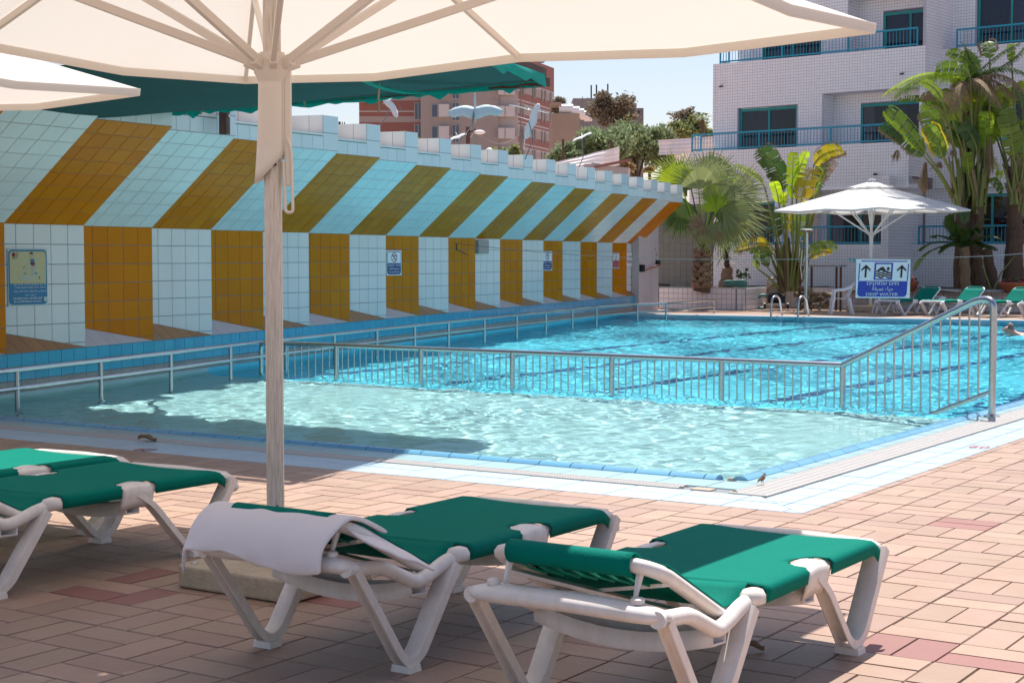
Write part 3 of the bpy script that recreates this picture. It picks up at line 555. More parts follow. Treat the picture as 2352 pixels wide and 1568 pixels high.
# ------------------------------------------------------------ umbrellas (local: pole foot at 0,0,0)
def umbrella(name, label, r, ze, za, mc, mp, hub, slab=(.70, .62, .105), valance=.0, group=None, zh=None, ang=0., clean=None):
    t = thing(name, label, 'umbrella', rz=ang, group=group); zh = zh or za; clean = clean or mp
    mb = MB(); N = 12
    def cz(x, y):
        m = max(abs(x), abs(y))/r; d = min(abs(x), abs(y))/max(max(abs(x), abs(y)), 1e-6); return za+(ze-za)*m**1.02-.085*math.sin(PI*min(m, 1))*0-(.055*(m**2))*(1-abs(2*d-1))**1.0*.8
    for q in range(4):
        rot = Matrix.Rotation(q*PI/2, 3, 'Z')
        mb.grid([[rot @ V(r*j/N, r*(j/N)*a, cz(r*j/N, r*(j/N)*a)) for a in np.linspace(-1, 1, 13)] for j in range(1, N+1)])
    mb.build('canopy', mc, t, smooth=30)
    mb = MB()
    for q in range(4): # folded hem
        rot = Matrix.Rotation(q*PI/2, 3, 'Z'); mb.grid([[rot @ V(r-dx, (r-dx)*a, cz(r, r*a)+dz) for a in np.linspace(-1, 1, 13)] for dx, dz in ((0, .004), (.004, -.045), (.012, -.048), (.03, -.003))])
    mb.build('hem', mc, t, smooth=40)
    v = .24*r; mb = MB()
    for q in range(4): rot = Matrix.Rotation(q*PI/2, 3, 'Z'); mb.grid([[rot @ V(v*f, v*f*a, za+.07-.175*f+.018*math.sin(a*9+q)*f) for a in np.linspace(-1, 1, 9)] for f in (.15, .6, 1.0)])
    mb.build('vent_cap', mc, t, smooth='all'); mb = MB(); mb.lathe([(.03, .06), (.085, .075), (.10, .095), (.085, .12), (.03, .128)], (0, 0, za)); mb.build('finial', clean, t, smooth=50)
    mb = MB(); n = 32; pr = []
    for k in range(n): a = 2*PI*k/n; rr = .0405*(1-.10*(k % 4 == 0)); pr.append((rr*math.cos(a), rr*math.sin(a)))
    mb.prism(pr, (0, 0, slab[2]), (1, 0, 0), (0, 1, 0), (0, 0, za-slab[2]-.02)); mb.build('pole', mp, t, smooth=25)
    mb = MB(); mb.lathe([(.028, za-.20), (.075, za-.19), (.075, za-.12), (.03, za-.11)]); mb.build('crown_hub', clean, t, smooth=40)
    for k in range(8):
        a = k*PI/4; rr = r*(1.0 if k % 2 == 0 else math.sqrt(2)); dx, dy = math.cos(a), math.sin(a); end = .985
        zf = lambda m: cz(*(dx*rr*m, dy*rr*m))-.028
        mb = MB(); mb.span(V(dx*.06, dy*.06, za-.15), V(dx*rr*.52, dy*rr*.52, zf(.52)), .024, .036); mb.span(V(dx*rr*.515, dy*rr*.515, zf(.515)), V(dx*rr*end, dy*rr*end, zf(end)), .024, .036); rb = mb.build('rib', mp if clean is mp else clean, t, bevel=.004)
        m = .56; mb = MB(); mb.span(V(dx*.10, dy*.10, hub+.02), V(dx*rr*m, dy*rr*m, zf(m)-.035), .026, .04); mb.build('strut', clean, t, bevel=.004)
        mb = MB(); mb.box(V(dx*rr*m, dy*rr*m, zf(m)-.012), (.05, .03, .05), Matrix.Rotation(a, 3, 'Z')); mb.build('bracket', 'yellowed', rb, bevel=.005)
        mb = MB(); mb.box(V(dx*.085, dy*.085, hub+.01), (.075, .036, .055), Matrix.Rotation(a, 3, 'Z') @ Matrix.Rotation(-.35, 3, 'Y')); mb.build('knuckle', clean, t, bevel=.006)
    mb = MB(); mb.lathe([(.05, hub-.42), (.053, hub-.40), (.053, hub-.12), (.066, hub-.06), (.082, hub-.03), (.082, hub+.02), (.06, hub+.03), (.057, hub+.06), (.045, hub+.062)], n=24); mb.build('runner', clean, t, smooth=50)
    if slab:
        mb = MB(); mb.prism(rrect(-slab[0]/2, -slab[1]/2, slab[0]/2, slab[1]/2, .07), (0, 0, .004), (1, 0, 0), (0, 1, 0), (0, 0, slab[2]-.004)); mb.build('base_slab', 'concrete', t, bevel=.012)
        mb = MB(); mb.lathe([(.085, 0), (.085, .02), (.06, .035), (.055, .05), (.047, .09)], (0, 0, slab[2]), 20); mb.build('pole_socket', 'yellowed', t, smooth=40)
        for sx in (-1, 1):
            for sy in (-1, 1): mb = MB(); mb.lathe([(.017, 0), (.017, .004), (.01, .007)], (sx*(slab[0]/2-.07), sy*(slab[1]/2-.07), slab[2]), 10); mb.build('bolt', 'steel', t)
    return t
ub = umbrella('parasol', 'big cream square parasol whose pole and ribs fill the top of the picture', 2.07, 2.635, 3.42, 'canvas', 'cream', 2.36, group='square parasols on the near deck', clean='cream_clean'); ub.location = (-4.865, 5.455, 0)
# sleeve skirt, crank and bolt that only the near one shows
mb = MB(); rows = []
for j in range(10):
    f = j/9; rows.append([V((.060+.022*max(0, math.cos(a-3.6))*f**2)*math.cos(a), (.060+.022*max(0, math.cos(a-3.6))*f**2)*math.sin(a), 2.30-f*(.40+.07*math.cos(a-3.75))) for a in np.linspace(0, 2*PI, 25)])
mb.grid(rows); mb.build('runner_skirt', 'cream_clean', ub, smooth='all', solid=.006)
rt = V(math.cos(YAW), math.sin(YAW), 0); fw = -FWD
mb = MB(); c = rt*.072+fw*.01; mb.span(c+UP*1.82, c+UP*2.34, .036, .03, up=rt); mb.build('crank_housing', 'cream_clean', ub, bevel=.006)
mb = MB(); mb.tube(rounded([c-rt*.02+UP*1.93+fw*.02, c-rt*.012+UP*1.70+fw*.022, c+rt*.022+UP*1.70+fw*.022, c+rt*.016+UP*1.98+fw*.022, c-rt*.0+UP*2.03+fw*.02], .02, 4), .008, 6); mb.build('crank_handle', 'cream_clean', ub, smooth=60)
for z in (1.915, 1.935): mb = MB(); mb.box(fw*.044+rt*.018+UP*z, (.008, .008, .01)); mb.build('screw', 'dark', ub)
mb = MB(); q = fw*.043+rt*.012+UP*.36; mb.tube([q, q+fw*.014], .012, 6); mb.build('bolt', 'dark', ub)
u2 = copy_tree(ub); u2['label'] = 'cream square parasol reaching in at the left edge, only one bright corner visible'; u2.location = (-10.11, 5.62, 0)
ch = {c.name.split('.')[0]: c for c in u2.children}
# the far parasol across the pool
fb = G(2012, 720); fu = umbrella('parasol', 'white square parasol standing across the pool behind the plastic chairs', 1.86, 2.78, 3.50, 'canvas_white', 'canopy_steel', 2.12, slab=(1.05, .85, .16), ang=R(-20)); fu.location = (fb.x-.62, fb.y+1.25, 0)
# ------------------------------------------------------------ green shade sail on its timber frame
sh = thing('shade_sail', 'dark green shade net stretched on a weathered timber frame above the shallow pool', 'shade sail')
hT = 3.2; T = V(-8.18, 13.0, hT); c1 = V(-7.41, 9.52, hT+.02); left = -17.2
def net(a, b): # a: 0 right .. 1 left, b: 0 near .. 1 far
    p = (c1*(1-b)+T*b); q = V(left, p.y+.25*b, p.z+.02); r_ = p*(1-a)+q*a
    r_.z -= .26*math.sin(PI*min(a*1.0, 1))**.8*math.sin(PI*(.08+.87*b))+.03*math.sin(a*23)*b*(1-b)*2; return r_
mb = MB(); mb.grid([[net(a, b) for a in np.linspace(0, 1, 41)] for b in np.linspace(0, 1, 17)]); mb.build('net', 'net', sh, smooth='all')
def beam(p, q, wd=.07, h=.09, nm='beam'): mb = MB(); mb.span(p, q, wd, h); return mb.build(nm, 'timber', sh, bevel=.006)
z = hT+.05; beam(V(T.x+.05, T.y+.06, T.z-.02), V(left, T.y+.32, T.z+.0)); beam(V(c1.x+.05, c1.y-.08, z), V(left, c1.y-.08, z+.1)); beam(V(T.x, T.y+.05, T.z+.07), V(c1.x, c1.y-.08, z+.07)); beam(V(-12.9, c1.y-.1, z+.09), V(-12.9, T.y+.3, T.z+.09))
# bright fringe torn along the edges
mb = MB(); rows = []
for i in range(46): a = i/45*.62; p = net(a, 1)+V(0, .02, -.005); h = .035+.03*abs(math.sin(i*1.7))+.04*(i % 7 == 3); rows.append([p, p+V(.01*math.sin(i), .012, -h*.5), p+V(.02*math.sin(i*2.1), .0, -h)])
mb.grid(rows); mb.build('torn_hem', 'net_bright', sh, smooth='all')
mb = MB(); rows = []
for i in range(20): b = i/19; p = net(0, b)+V(.02, 0, .02); rows.append([p+V(.03, 0, .03), p+V(.05+.03*math.sin(i*1.3), 0, -.02), p+V(.0+.05*abs(math.sin(i*.9)), .0, -.075-.03*math.sin(i*2.1))])
mb.grid(rows); mb.build('torn_hem', 'net_bright', sh, smooth='all')
mb = MB(); rows = [[net(.09+f*.06-.085*f*f, .25+.72*f)+V(0, 0, -.03-.06*math.sin(PI*f))+V(wv*.10*(1-f*.4), 0, -abs(wv)*.05) for wv in (-.5, 0, .5)] for f in np.linspace(0, 1, 12)]; mb.grid(rows); mb.build('torn_strip', 'net_bright', sh, smooth='all')
for a, dz in ((.13, .26), (.33, .05), (.36, .07), (.5, .06)): p = net(a, .97 if dz < .2 else .6); mb = MB(); mb.tube([p+V(.02, 0, 0), p+V(0, .01, -dz*.5), p+V(.015, 0, -dz)], .011, 5); mb.build('rope', 'rope', sh)
wp = W0+Dw*(on(515, 270, W0+Nw*1.2, Nw)-W0).dot(Dw); pt = on(515, 234, W0+Nw*1.26, Nw); pb = on(516, 309, W0+Nw*1.26, Nw)
mb = MB(); mb.span(V(pb.x, pb.y, pb.z), V(pb.x, pb.y, hT+.1), .10, .10, up=Dw); mb.build('post', 'timber', sh, bevel=.006); mb = MB(); p = V(pb.x, pb.y, pb.z+.22)+Nw*.05; mb.tube([p, p+Nw*.015], .018, 8); mb.build('bolt', 'steel', sh)
beam(V(pb.x, pb.y, hT+.06), V(T.x-4.2, T.y+.3, T.z+.06))
for (a, b) in (((-12.4, 11.0, hT+.02), on(360, 400/1.0, W0+Nw*1.2, Nw)),): pass
g1 = on(345, 402, W0+Nw*1.2, Nw); g2 = net(.62, 1.0)
for dz, sag in ((0, .10), (.14, .0)):
    e = V(g1.x, g1.y, 3.28+dz); mb = MB(); mb.tube([e+(g2+V(0, 0, -.02)-e)*t+V(0, 0, -sag*math.sin(PI*t)) for t in np.linspace(0, 1, 10)], .012, 5); mb.build('rope', 'rope', sh)
# ------------------------------------------------------------ signs on the wall and the hanging one
def on_panel(k, u0, v0, u1, v1):
    s = S0+LP*k; A, B = Wp(s, -DL, 0), Wp(s+LP, 0, 0); U = (B-A).normalized(); n = U.cross(UP)
    return on(u0, v0, A+n*.02, n), on(u1, v1, A+n*.02, n), U, n
def swimmer(cx, cy, k): # diver pictogram
    return [P_([(cx+a*k, cy+b*k) for a, b in q]) for q in ([(-.5, .3), (.1, .05), (.6, .25), (.65, .1), (.1, -.2), (-.1, -.1)], circ(.75, -.1, .18, 10))]
p0, p1, U, n = on_panel(0, 17, 571, 110, 700); c = (p0+p1)/2; Wd = abs((p1-p0).dot(U)); Hd = p0.z-p1.z
s = Sign('pool_rules_sign', 'large blue and sand coloured childrens pool sign picturing a woman with children', c, U, UP, Wd, Hd, 'sign_pale', cat='sign')
w2, h2 = Wd/2*.965, Hd/2*.965; yb = -Hd*.11
s.lay([P_(rrect(-w2, -h2, w2, h2, .05))], 'sign_teal', 'panel'); s.lay([P_(rrect(-w2+.016, yb, w2-.016, h2-.02, .035, (0, 0, 1, 1)))], 'sign_sand', 'picture')
fx = lambda x, y: ((x/2-.5)*2*w2, h2-y*2*h2) # picture coordinates 0..1 of the photograph's board
f = lambda X, Yy: (-w2+(X-155)/885*2*w2, h2-(Yy-165)/1270*2*h2)
s.lay([P_(circ(*f(270, 280), .026)), P_([f(*q) for q in ((612, 258), (655, 225), (700, 215), (715, 250), (735, 275), (690, 270))])]+[band([f(270+58*math.cos(a), 280+58*math.sin(a)), f(270+118*math.cos(a), 280+118*math.sin(a))], .005) for a in np.linspace(-.5, 1.95, 9)]
      +[P_([f(*q) for q in ((655, 455), (750, 455), (760, 500), (710, 545), (650, 505))]), P_([f(*q) for q in ((480, 600), (490, 565), (515, 555), (540, 570), (505, 575), (495, 600))]), P_([f(*q) for q in ((840, 790), (870, 785), (878, 830), (845, 850), (855, 815))])], 'sign_maroon', 'picture')
s.lay([P_([f(*q) for q in ((648, 375), (690, 390), (738, 372), (742, 455), (655, 455))]), P_([f(*q) for q in ((492, 708), (560, 705), (545, 730), (505, 730))]), P_([f(*q) for q in ((750, 740), (765, 695), (800, 695), (815, 740), (785, 725))])], 'sign_teal', 'picture')
ln_ = lambda pts, wd=.006: band([f(*q) for q in pts], wd)
s.lay([ln_([(640, 375), (610, 470), (575, 600), (545, 620)]), ln_([(745, 375), (780, 480), (795, 590)]), ln_([(650, 510), (665, 600), (690, 690), (690, 765)]), ln_([(705, 545), (710, 640), (720, 765)]), ln_([(755, 505), (745, 600), (745, 720)]), ln_([(680, 280), (690, 330), (665, 370)]), ln_([(715, 280), (715, 340), (735, 370)]), ln_([(500, 640), (490, 700)]), ln_([(550, 630), (560, 700)]), ln_([(815, 740), (860, 785)])]
      +[ln_([(370+18*i, 775+22*i), (560, 770+26*i), (800-25*i, 780+22*i)], .006) for i in range(5)], 'sign_pale', 'picture')
def lay_text(s, m, rows):
    for t_, cx, cy, h, wd, b in rows: s.lay([text(t_, cx, cy, h, wd, b)], m, 'lettering', .0002)
k = 2*h2/1270; kx = 2*w2/885
lay_text(s, 'letter', [(hebrew('בריכת פעוטות רחצת ילדים כאן'), *f(632, 972), 52*k, 745*kx, .05), (hebrew('חיבת בליווי מבוגרים.אין מציל.'), *f(630, 1040), 52*k, 715*kx, .05), (arabic('السباحة في بركة الاطفال بمراقبة البالغين فقط'), *f(635, 1130), 62*k, 755*kx, 0), (arabic('لا يوجد منقذ'), *f(640, 1210), 50*k, 245*kx, 0), ('CHILDRENS POOL CHILDREN MUST', *f(575, 1290), 46*k, 690*kx, .05), ('BE ACCOMPANIED BY AN ADULT', *f(580, 1362), 46*k, 640*kx, .05)])
s.lay([P_(rrect(*f(948, 1368), *f(1035, 1264)))], 'sign_pale', 'print')
def nojump(k, u0, v0, u1, v1, label, ratio=.62):
    p0, p1, U, n = on_panel(k, u0, v0, u1, v1); Hd = p0.z-p1.z; Wd = Hd*1.03; c = (p0+p1)/2; c = p1+UP*(Hd/2)-U*(Wd/2)
    s = Sign('no_jumping_sign', label, c, U, UP, Wd, Hd, 'sign_white', group='no jumping signs on the striped wall'); a, b = Wd/2, Hd/2; q = .93
    s.lay([P_(rrect(-a*q, -b*q, a*q, b*q, .05))], 'sign_navy', 'panel'); s.lay([P_(rrect(-a*.88, -b*.02, a*.88, b*.87, .04, (0, 0, 1, 1)))], 'sign_white', 'panel')
    s.lay(swimmer(a*.0, b*.57, .08)+swimmer(-a*.05, b*.28, .06), 'sign_navy', 'pictogram')
    s.lay([ring(circ(0, b*.43, b*.40, 28), circ(0, b*.43, b*.335, 28)), band([(-b*.25, b*.67), (b*.25, b*.19)], .022)], 'sign_red', 'prohibition_ring')
    lay_text(s, 'letter', [(hebrew('אסור לקפוץ'), 0, -b*.20, b*.20, a*1.68, .05), (arabic('ممنوع القفز'), 0, -b*.48, b*.25, a*1.35, 0), ('NO JUMPING', 0, -b*.75, b*.13, a*1.5, .05)])
nojump(7, 886, 575, 922, 632, 'whole blue no jumping sign on an orange panel, nearer of the pair')
nojump(13, 1240, 577, 1268, 621, 'farther no jumping sign, its left edge cut off by the panel before it')
p0, p1, U, n = on_panel(17, 1400, 581, 1422.5, 616); Hd = p0.z-p1.z; Wd = Hd*.95; s = Sign('slip_hazard_sign', 'small red and white slipping warning sign with a triangle near the wall end', p1+UP*Hd/2-U*Wd/2, U, UP, Wd, Hd); a, b = Wd/2, Hd/2
s.lay([P_(rrect(-a*.92, -b*.92, a*.92, b*.92, .03))], 'sign_red', 'panel'); s.lay([P_(rrect(-a*.86, b*.02, a*.86, b*.86))], 'sign_white', 'panel')
s.lay([ring([(-a*.42, b*.1), (a*.42, b*.1), (0, b*.8)], [(-a*.32, b*.14), (a*.32, b*.14), (0, b*.68)]), P_([(-a*.3, b*.25), (a*.25, b*.12), (-a*.3, b*.12)])]+swimmer(0, b*.36, .035), 'sign_black', 'pictogram')
lay_text(s, 'letter', [(hebrew('סכנת החלקה'), 0, -b*.12, b*.16, a*1.5, .05), (arabic('خطر التزحلق'), 0, -b*.45, b*.24, a*1.45, 0), ('CAUTION SLIPPERY', 0, -b*.75, b*.09, a*1.5, .05)])
p0, p1, U, n = on_panel(18, 1426, 578, 1464, 612.5); Hd = p0.z-p1.z; Wd = 1.15; s = Sign('jumping_forbidden_sign', 'white board with maroon hebrew lettering on the last white panel', p1+UP*Hd/2-U*Wd/2, U, UP, Wd, Hd); a, b = Wd/2, Hd/2
s.lay([ring(rrect(-a*.93, -b*.93, a*.93, b*.93), rrect(-a*.905, -b*.9, a*.905, b*.9))], 'sign_maroon', 'border'); lay_text(s, 'sign_maroon', [(hebrew('הקפיצה לבריכה'), 0, b*.35, b*.34, a*1.62, .05), (hebrew('אסורה'), a*.1, -b*.32, b*.42, a*.95, .06)])
# the hanging sign and its wire
dep = 20.; q = [AD(u, v, dep) for u, v in ((1970, 596.5), (2094.5, 595), (2085.5, 686), (1963, 683))]; c = sum(q, V(0, 0, 0))/4; U = ((q[1]-q[0])+(q[2]-q[3])).normalized(); v_ = ((q[0]-q[3])+(q[1]-q[2])).normalized()
n = U.cross(v_).normalized(); v_ = n.cross(U); Wd = (q[1]-q[0]).length; Hd = ((q[0]-q[3]).length+(q[1]-q[2]).length)/2
s = Sign('deep_water_sign', 'blue and white deep water sign with two arrows hanging from a wire over the pool', c, U, v_, Wd, Hd, thick=.004); a, b = Wd/2, Hd/2
sk = lambda x, y: (x*a+ (y+0)*b*.06, y*b) # the board hangs a little askew
X = lambda pts: [sk(x, y) for x, y in pts]
s.lay([P_(X([(-.91, -.12), (.91, -.12), (.91, -.80), (.86, -.9), (.8, -.93), (-.8, -.93), (-.86, -.9), (-.91, -.80)]))], 'sign_blue', 'panel')
s.lay([band(X([(-.9, -.1), (-.9, .78)]), .012), band(X([(.9, -.1), (.9, .78)]), .012), band(X([(-.85, .90), (.85, .90)]), .012), ring(X([(-.35, -.06), (.33, -.06), (.33, .82), (-.35, .82)]), X([(-.29, -.0), (.27, -.0), (.27, .75), (-.29, .75)]))], 'sign_blue', 'border')
wav = [band(X([(x, y+.05*math.sin((x+.3)*22)) for x in np.linspace(-.28, .26, 25)]), .017) for y in (.10, .22, .34)]
arr = [P_(X([(cx+dx, cy) for dx, cy in q])) for cx in (-.66, .66) for q in (((-.035, .06), (.035, .06), (.035, .62), (-.035, .62)), ((0, .72), (.17, .48), (.17, .38), (0, .58), (-.17, .38), (-.17, .48)))]
s.lay(wav+arr+[P_(X([(-.26, .40), (-.13, .58), (-.02, .62), (.08, .42), (.24, .38), (.1, .34), (-.05, .42)])), P_(X(circ(.16, .52, .055, 14, .085)))], 'sign_black', 'pictogram')
lay_text(s, 'letter', [(hebrew('מים עמוקים'), *sk(0, -.27), b*.23, a*1.16, .05), (arabic('مياه عميقة'), *sk(0, -.53), b*.27, a*.76, .03), ('DEEP WATER', *sk(.0, -.80), b*.155, a*1.18, .06)])
hook = on(1045, 559, W0, Nw); w_r = AD(2420, 577, 17.5); wire = thing('sign_wire', 'thin wire stretched across the pool from a wall hook and carrying the hanging sign', 'wire')
pl = AD(1975, 594, dep+.012); pr_ = AD(2090, 592.5, dep+.012)
mb = MB(); mb.tube([hook+(pl-hook)*t+V(0, 0, -.12*math.sin(PI*t)) for t in np.linspace(0, 1, 16)]+[pr_+(w_r-pr_)*t+V(0, 0, -.02*math.sin(PI*t)) for t in np.linspace(0, 1, 8)], .0045, 5); mb.build('strand', 'wire', wire)
mb = MB(); hp = hook+Nw*.03; mb.tube([hook, hp, hp-UP*.12, hp-UP*.14+Dw*.2, hp-UP*.19+Dw*.45, hp-UP*.22+Dw*.6], [.012, .012, .014, .010, .014, .007], 6); mb.build('hook_chain', 'rust', wire)
for k in (0, 1): p = AD((1953, 1962)[k], 598, dep); mb = MB(); mb.box(p, (.016, .016, .05)); mb.box(p+UP*.02, (.03, .012, .012)); mb.build('clip', 'trim', wire)
p0, p1, U, n = on_panel(10, 1092, 551.5, 1111, 577); mb = MB(); mb.prism([(0, 0), (.40, 0), (.40, -.27), (0, -.27)], V(p0.x, p0.y, p0.z)-n*.015, U, UP, n*.09); mb.f = [q[::-1] for q in mb.f]; o = tag(mb.build('junction_box', 'gray_tile', bevel=.01), 'grey box fixed under the overhang on a white panel of the striped wall', 'junction box')
# ------------------------------------------------------------ planters and walls across the pool
def tiled_block(t, o, u, v, tile, gap=.012, m=0, core='facade_joint', nm=None):
    """a tiled face: backing plate with raised tiles"""
    FT.patch(o, u, v, u.length/tile, v.length/tile, gap, .006, m)
ux = V(math.cos(R(2)), math.sin(R(2)), 0)
planter = thing('planter', 'low tiled planter wall with soil behind the far deck under the palms', 'planter'); FT = Tiles(['planter'])
ZP = .62; q1, q2 = G(1514, 709), G(1706, 712.7); q3 = G(1809, 706.4); q4 = V(-4., 42.6, 0); q2b = V(q2.x-.25, q3.y, 0); e_ = .3
def plwall(p, q, th=.22):
    d = (q-p).normalized(); n = V(d.y, -d.x, 0); mb = MB(); mb.prism([(0, 0), ((q-p).length, 0), ((q-p).length, ZP), (0, ZP)], p, d, UP, -n*th); mb.f = [x[::-1] for x in mb.f]; mb.build('wall_core', 'joint', planter)
    FT.patch(p+UP*.005+n*.003, q-p, UP*(ZP-.02), (q-p).length/.152, (ZP-.02)/.15, .008, .008, 0)
plwall(q1, q2); plwall(q2, q2b); plwall(q2b, q4); FT.build(planter, 'tile', 300, 'tile_field', 40)
mb = MB(); N_ = 40; rows = []
for j in range(8): rows.append([V(x, max(y0+j*.85, y0), ZP-.07+.05*math.sin(x*3.1+j)*math.sin(j*1.9+x)) for x, y0 in [(-22.2+i*.46, (41.15 if -22.2+i*.46 < q2.x-.2 else 43.9 if -22.2+i*.46 < -17 else 42.85)) for i in range(N_)]])
mb.grid(rows); mb.build('soil', 'soil', planter, smooth='all')
# white painted end wall with its red latch bar, then the grey tiled wall
pw = thing('painted_wall', 'peeling white painted wall beyond the end of the striped wall', 'wall'); p = G(1467, 716); dp = (G(1512, 712)-p).normalized(); n = V(dp.y, -dp.x, 0); L = (G(1512, 712)-p).length
mb = MB(); mb.prism([(0, 0), (L*.62, 0), (L*.62, 2.6), (0, 2.6)], p, dp, UP, -n*.2); mb.f = [x[::-1] for x in mb.f]; mb.build('panel', 'painted', pw); mb = MB(); mb.prism([(L*.63, 0), (L, 0), (L, 2.6), (L*.63, 2.6)], p, dp, UP, -n*.2); mb.f = [x[::-1] for x in mb.f]; mb.build('panel', 'painted', pw)
a_, b_ = on(1470, 616, p, n)+n*.05, on(1507, 608, p, n)+n*.05
mb = MB(); mb.box(a_, (.16, .12, .2)); mb.box(b_+UP*.05, (.13, .12, .16)); mb.build('bracket', 'black', pw, bevel=.02); mb = MB(); mb.span(a_-UP*.07+n*.04, b_+n*.04, .05, .04); mb.build('latch_bar', 'deckred', pw)
for (u, v, r_) in ((1505, 573, .05), (1508, 585, .08), (1503, 560, .03)): c = on(u, v, p, n)+n*.004; mb = MB(); mb.prism([(r_*math.cos(k)*(1+.3*math.sin(k*3)), r_*math.sin(k)*(1+.3*math.cos(k*2))) for k in np.linspace(0, 5.6, 9)], c, dp, UP, n*.003); mb.build('peeled_patch', 'concrete', pw)
gw = thing('grey_tiled_wall', 'grey green tiled wall behind the fan palm at the end of the planter', 'wall'); a_ = V(-23.2, 43.2, 0); mb = MB(); mb.box(a_+V(.95, .3, 1.55), (2.0, .2, 3.1)); mb.build('wall_core', 'backwall', gw); FT = Tiles(['backwall']); FT.patch(a_+V(-.04, .199, .5), V(1.98, 0, 0), UP*2.6, 1.98/.2, 13, .012, .006, 0); FT.build(gw, 'tile', 300, 'tile_field', 60)
mb = MB(); pp = a_+V(-.12, -.1, 0); mb.tube(rounded([pp+UP*3.0, pp+UP*.95, pp+V(.35, -.1, .66), pp+V(.9, -.1, .64)], .3, 6), .035, 8); tag(mb.build('drain_pipe', 'black', smooth=60), 'black drain pipe running down beside the white painted wall', 'pipe')
# ------------------------------------------------------------ the white tiled hotel
HF = on(2000, 600, FWD*50, FWD); fu_ = V(math.cos(R(6)), -math.sin(R(6)), 0); fn = V(-math.sin(R(6)), -math.cos(R(6)), 0)
def FP(u, z, w_=0.): return V(HF.x, HF.y, 0)+fu_*u+UP*z+fn*w_
hotel = thing('hotel_building', 'white tiled terraced hotel with turquoise window frames and balcony rails behind the palms', 'building')
FT = Tiles(['facade']); TL_ = .095
def wallf(u0, u1, z0, z1, w_, holes=(), th=.25):
    us = sorted({u0, u1}|{h[0] for h in holes}|{h[1] for h in holes}); zs = sorted({z0, z1}|{h[2] for h in holes}|{h[3] for h in holes}); mb = MB()
    for a, b in zip(us, us[1:]):
        for c, d in zip(zs, zs[1:]):
            if any(h[0] <= a and b <= h[1] and h[2] <= c and d <= h[3] for h in holes): continue
            mb.prism([(a, c), (b, c), (b, d), (a, d)], FP(0, 0, w_), fu_, UP, -fn*th)
    mb.f = [x[::-1] for x in mb.f]; mb.build('wall_core', 'facade_joint', hotel)
    nu = int(round((u1-u0)/TL_)); nv = int(round((z1-z0)/TL_)); du = (u1-u0)/nu; dz = (z1-z0)/nv
    for i in range(nu):
        for j in range(nv):
            a, c = u0+i*du, z0+j*dz
            if any(h[0]-.02 <= a and a+du <= h[1]+.02 and h[2]-.02 <= c and c+dz <= h[3]+.02 for h in holes): continue
            g = .0048
            if any(h[0] < a+du-.03 and h[1] > a+.03 and h[2] < c+dz-.03 and h[3] > c+.03 for h in holes): continue
            FT.piece([FP(a+g, c+g, w_), FP(a+du-g, c+g, w_), FP(a+du-g, c+dz-g, w_), FP(a+g, c+dz-g, w_)], fn, .005, 0)
def sidef(u, z0, z1, w0, w1, sgn=1):
    """a tiled face square to the front, looking along +u (sgn 1) or -u"""
    mb = MB(); mb.prism([(0, 0), (w1-w0, 0), (w1-w0, z1-z0), (0, z1-z0)], FP(u, z0, w0), fn, UP, fu_*(-.1*sgn)); mb.build('wall_core', 'facade_joint', hotel)
    nw = max(1, int(round((w1-w0)/TL_))); nv = int(round((z1-z0)/TL_)); dw = (w1-w0)/nw; dz = (z1-z0)/nv; g = .0048
    for i in range(nw):
        for j in range(nv):
            a, c = w0+i*dw, z0+j*dz; q = [FP(u, c+g, a+g), FP(u, c+g, a+dw-g), FP(u, c+dz-g, a+dw-g), FP(u, c+dz-g, a+g)]
            if sgn > 0: q = q[::-1]
            FT.piece(q, fu_*sgn, .005, 0)
def slab(u0, u1, z, w0, w1, th=.12): mb = MB(); mb.prism([(u0, w0), (u1, w0), (u1, w1), (u0, w1)], FP(0, z, 0), fu_, fn, UP*-th); mb.build('floor_slab', 'facade', hotel)
def window(u0, u1, z0, z1, w_, split=.5, curtain=(.0, .45)):
    fr = MB(); t = .07; c = lambda a, b, d, e: fr.prism([(a, d), (b, d), (b, e), (a, e)], FP(0, 0, w_), fu_, UP, fn*.06)
    c(u0, u0+t, z0, z1); c(u1-t, u1, z0, z1); c(u0+t, u1-t, z1-t*1.3, z1); c(u0+t, u1-t, z0, z0+t*.7); m_ = u0+(u1-u0)*split; c(m_-.035, m_+.035, z0+t*.7, z1-t*1.3); fr.f = [x[::-1] for x in fr.f]
    f = fr.build('window', 'trim', hotel)
    for a, b in ((u0+t, m_-.035), (m_+.035, u1-t)): mb = MB(); mb.prism([(a, z0+.05), (b, z0+.05), (b, z1-.09), (a, z1-.09)], FP(0, 0, w_+.02), fu_, UP, fn*.008); mb.f = [x[::-1] for x in mb.f]; mb.build('pane', 'window_glass', f)
    mb = MB(); mb.prism([(u0, z0), (u1, z0), (u1, z1), (u0, z1)], FP(0, 0, w_-.9), fu_, UP, -fn*.02); mb.f = [x[::-1] for x in mb.f]; mb.build('room_back', 'interior', f)
    if curtain: a = u0+(u1-u0)*curtain[0]; b = u0+(u1-u0)*curtain[1]; mb = MB(); mb.grid([[FP(a+(b-a)*k/40, z, w_-.12+.03*math.sin(k*1.9)) for k in range(41)] for z in (z0, z1)]); mb.build('curtain', 'curtain', f, smooth='all')
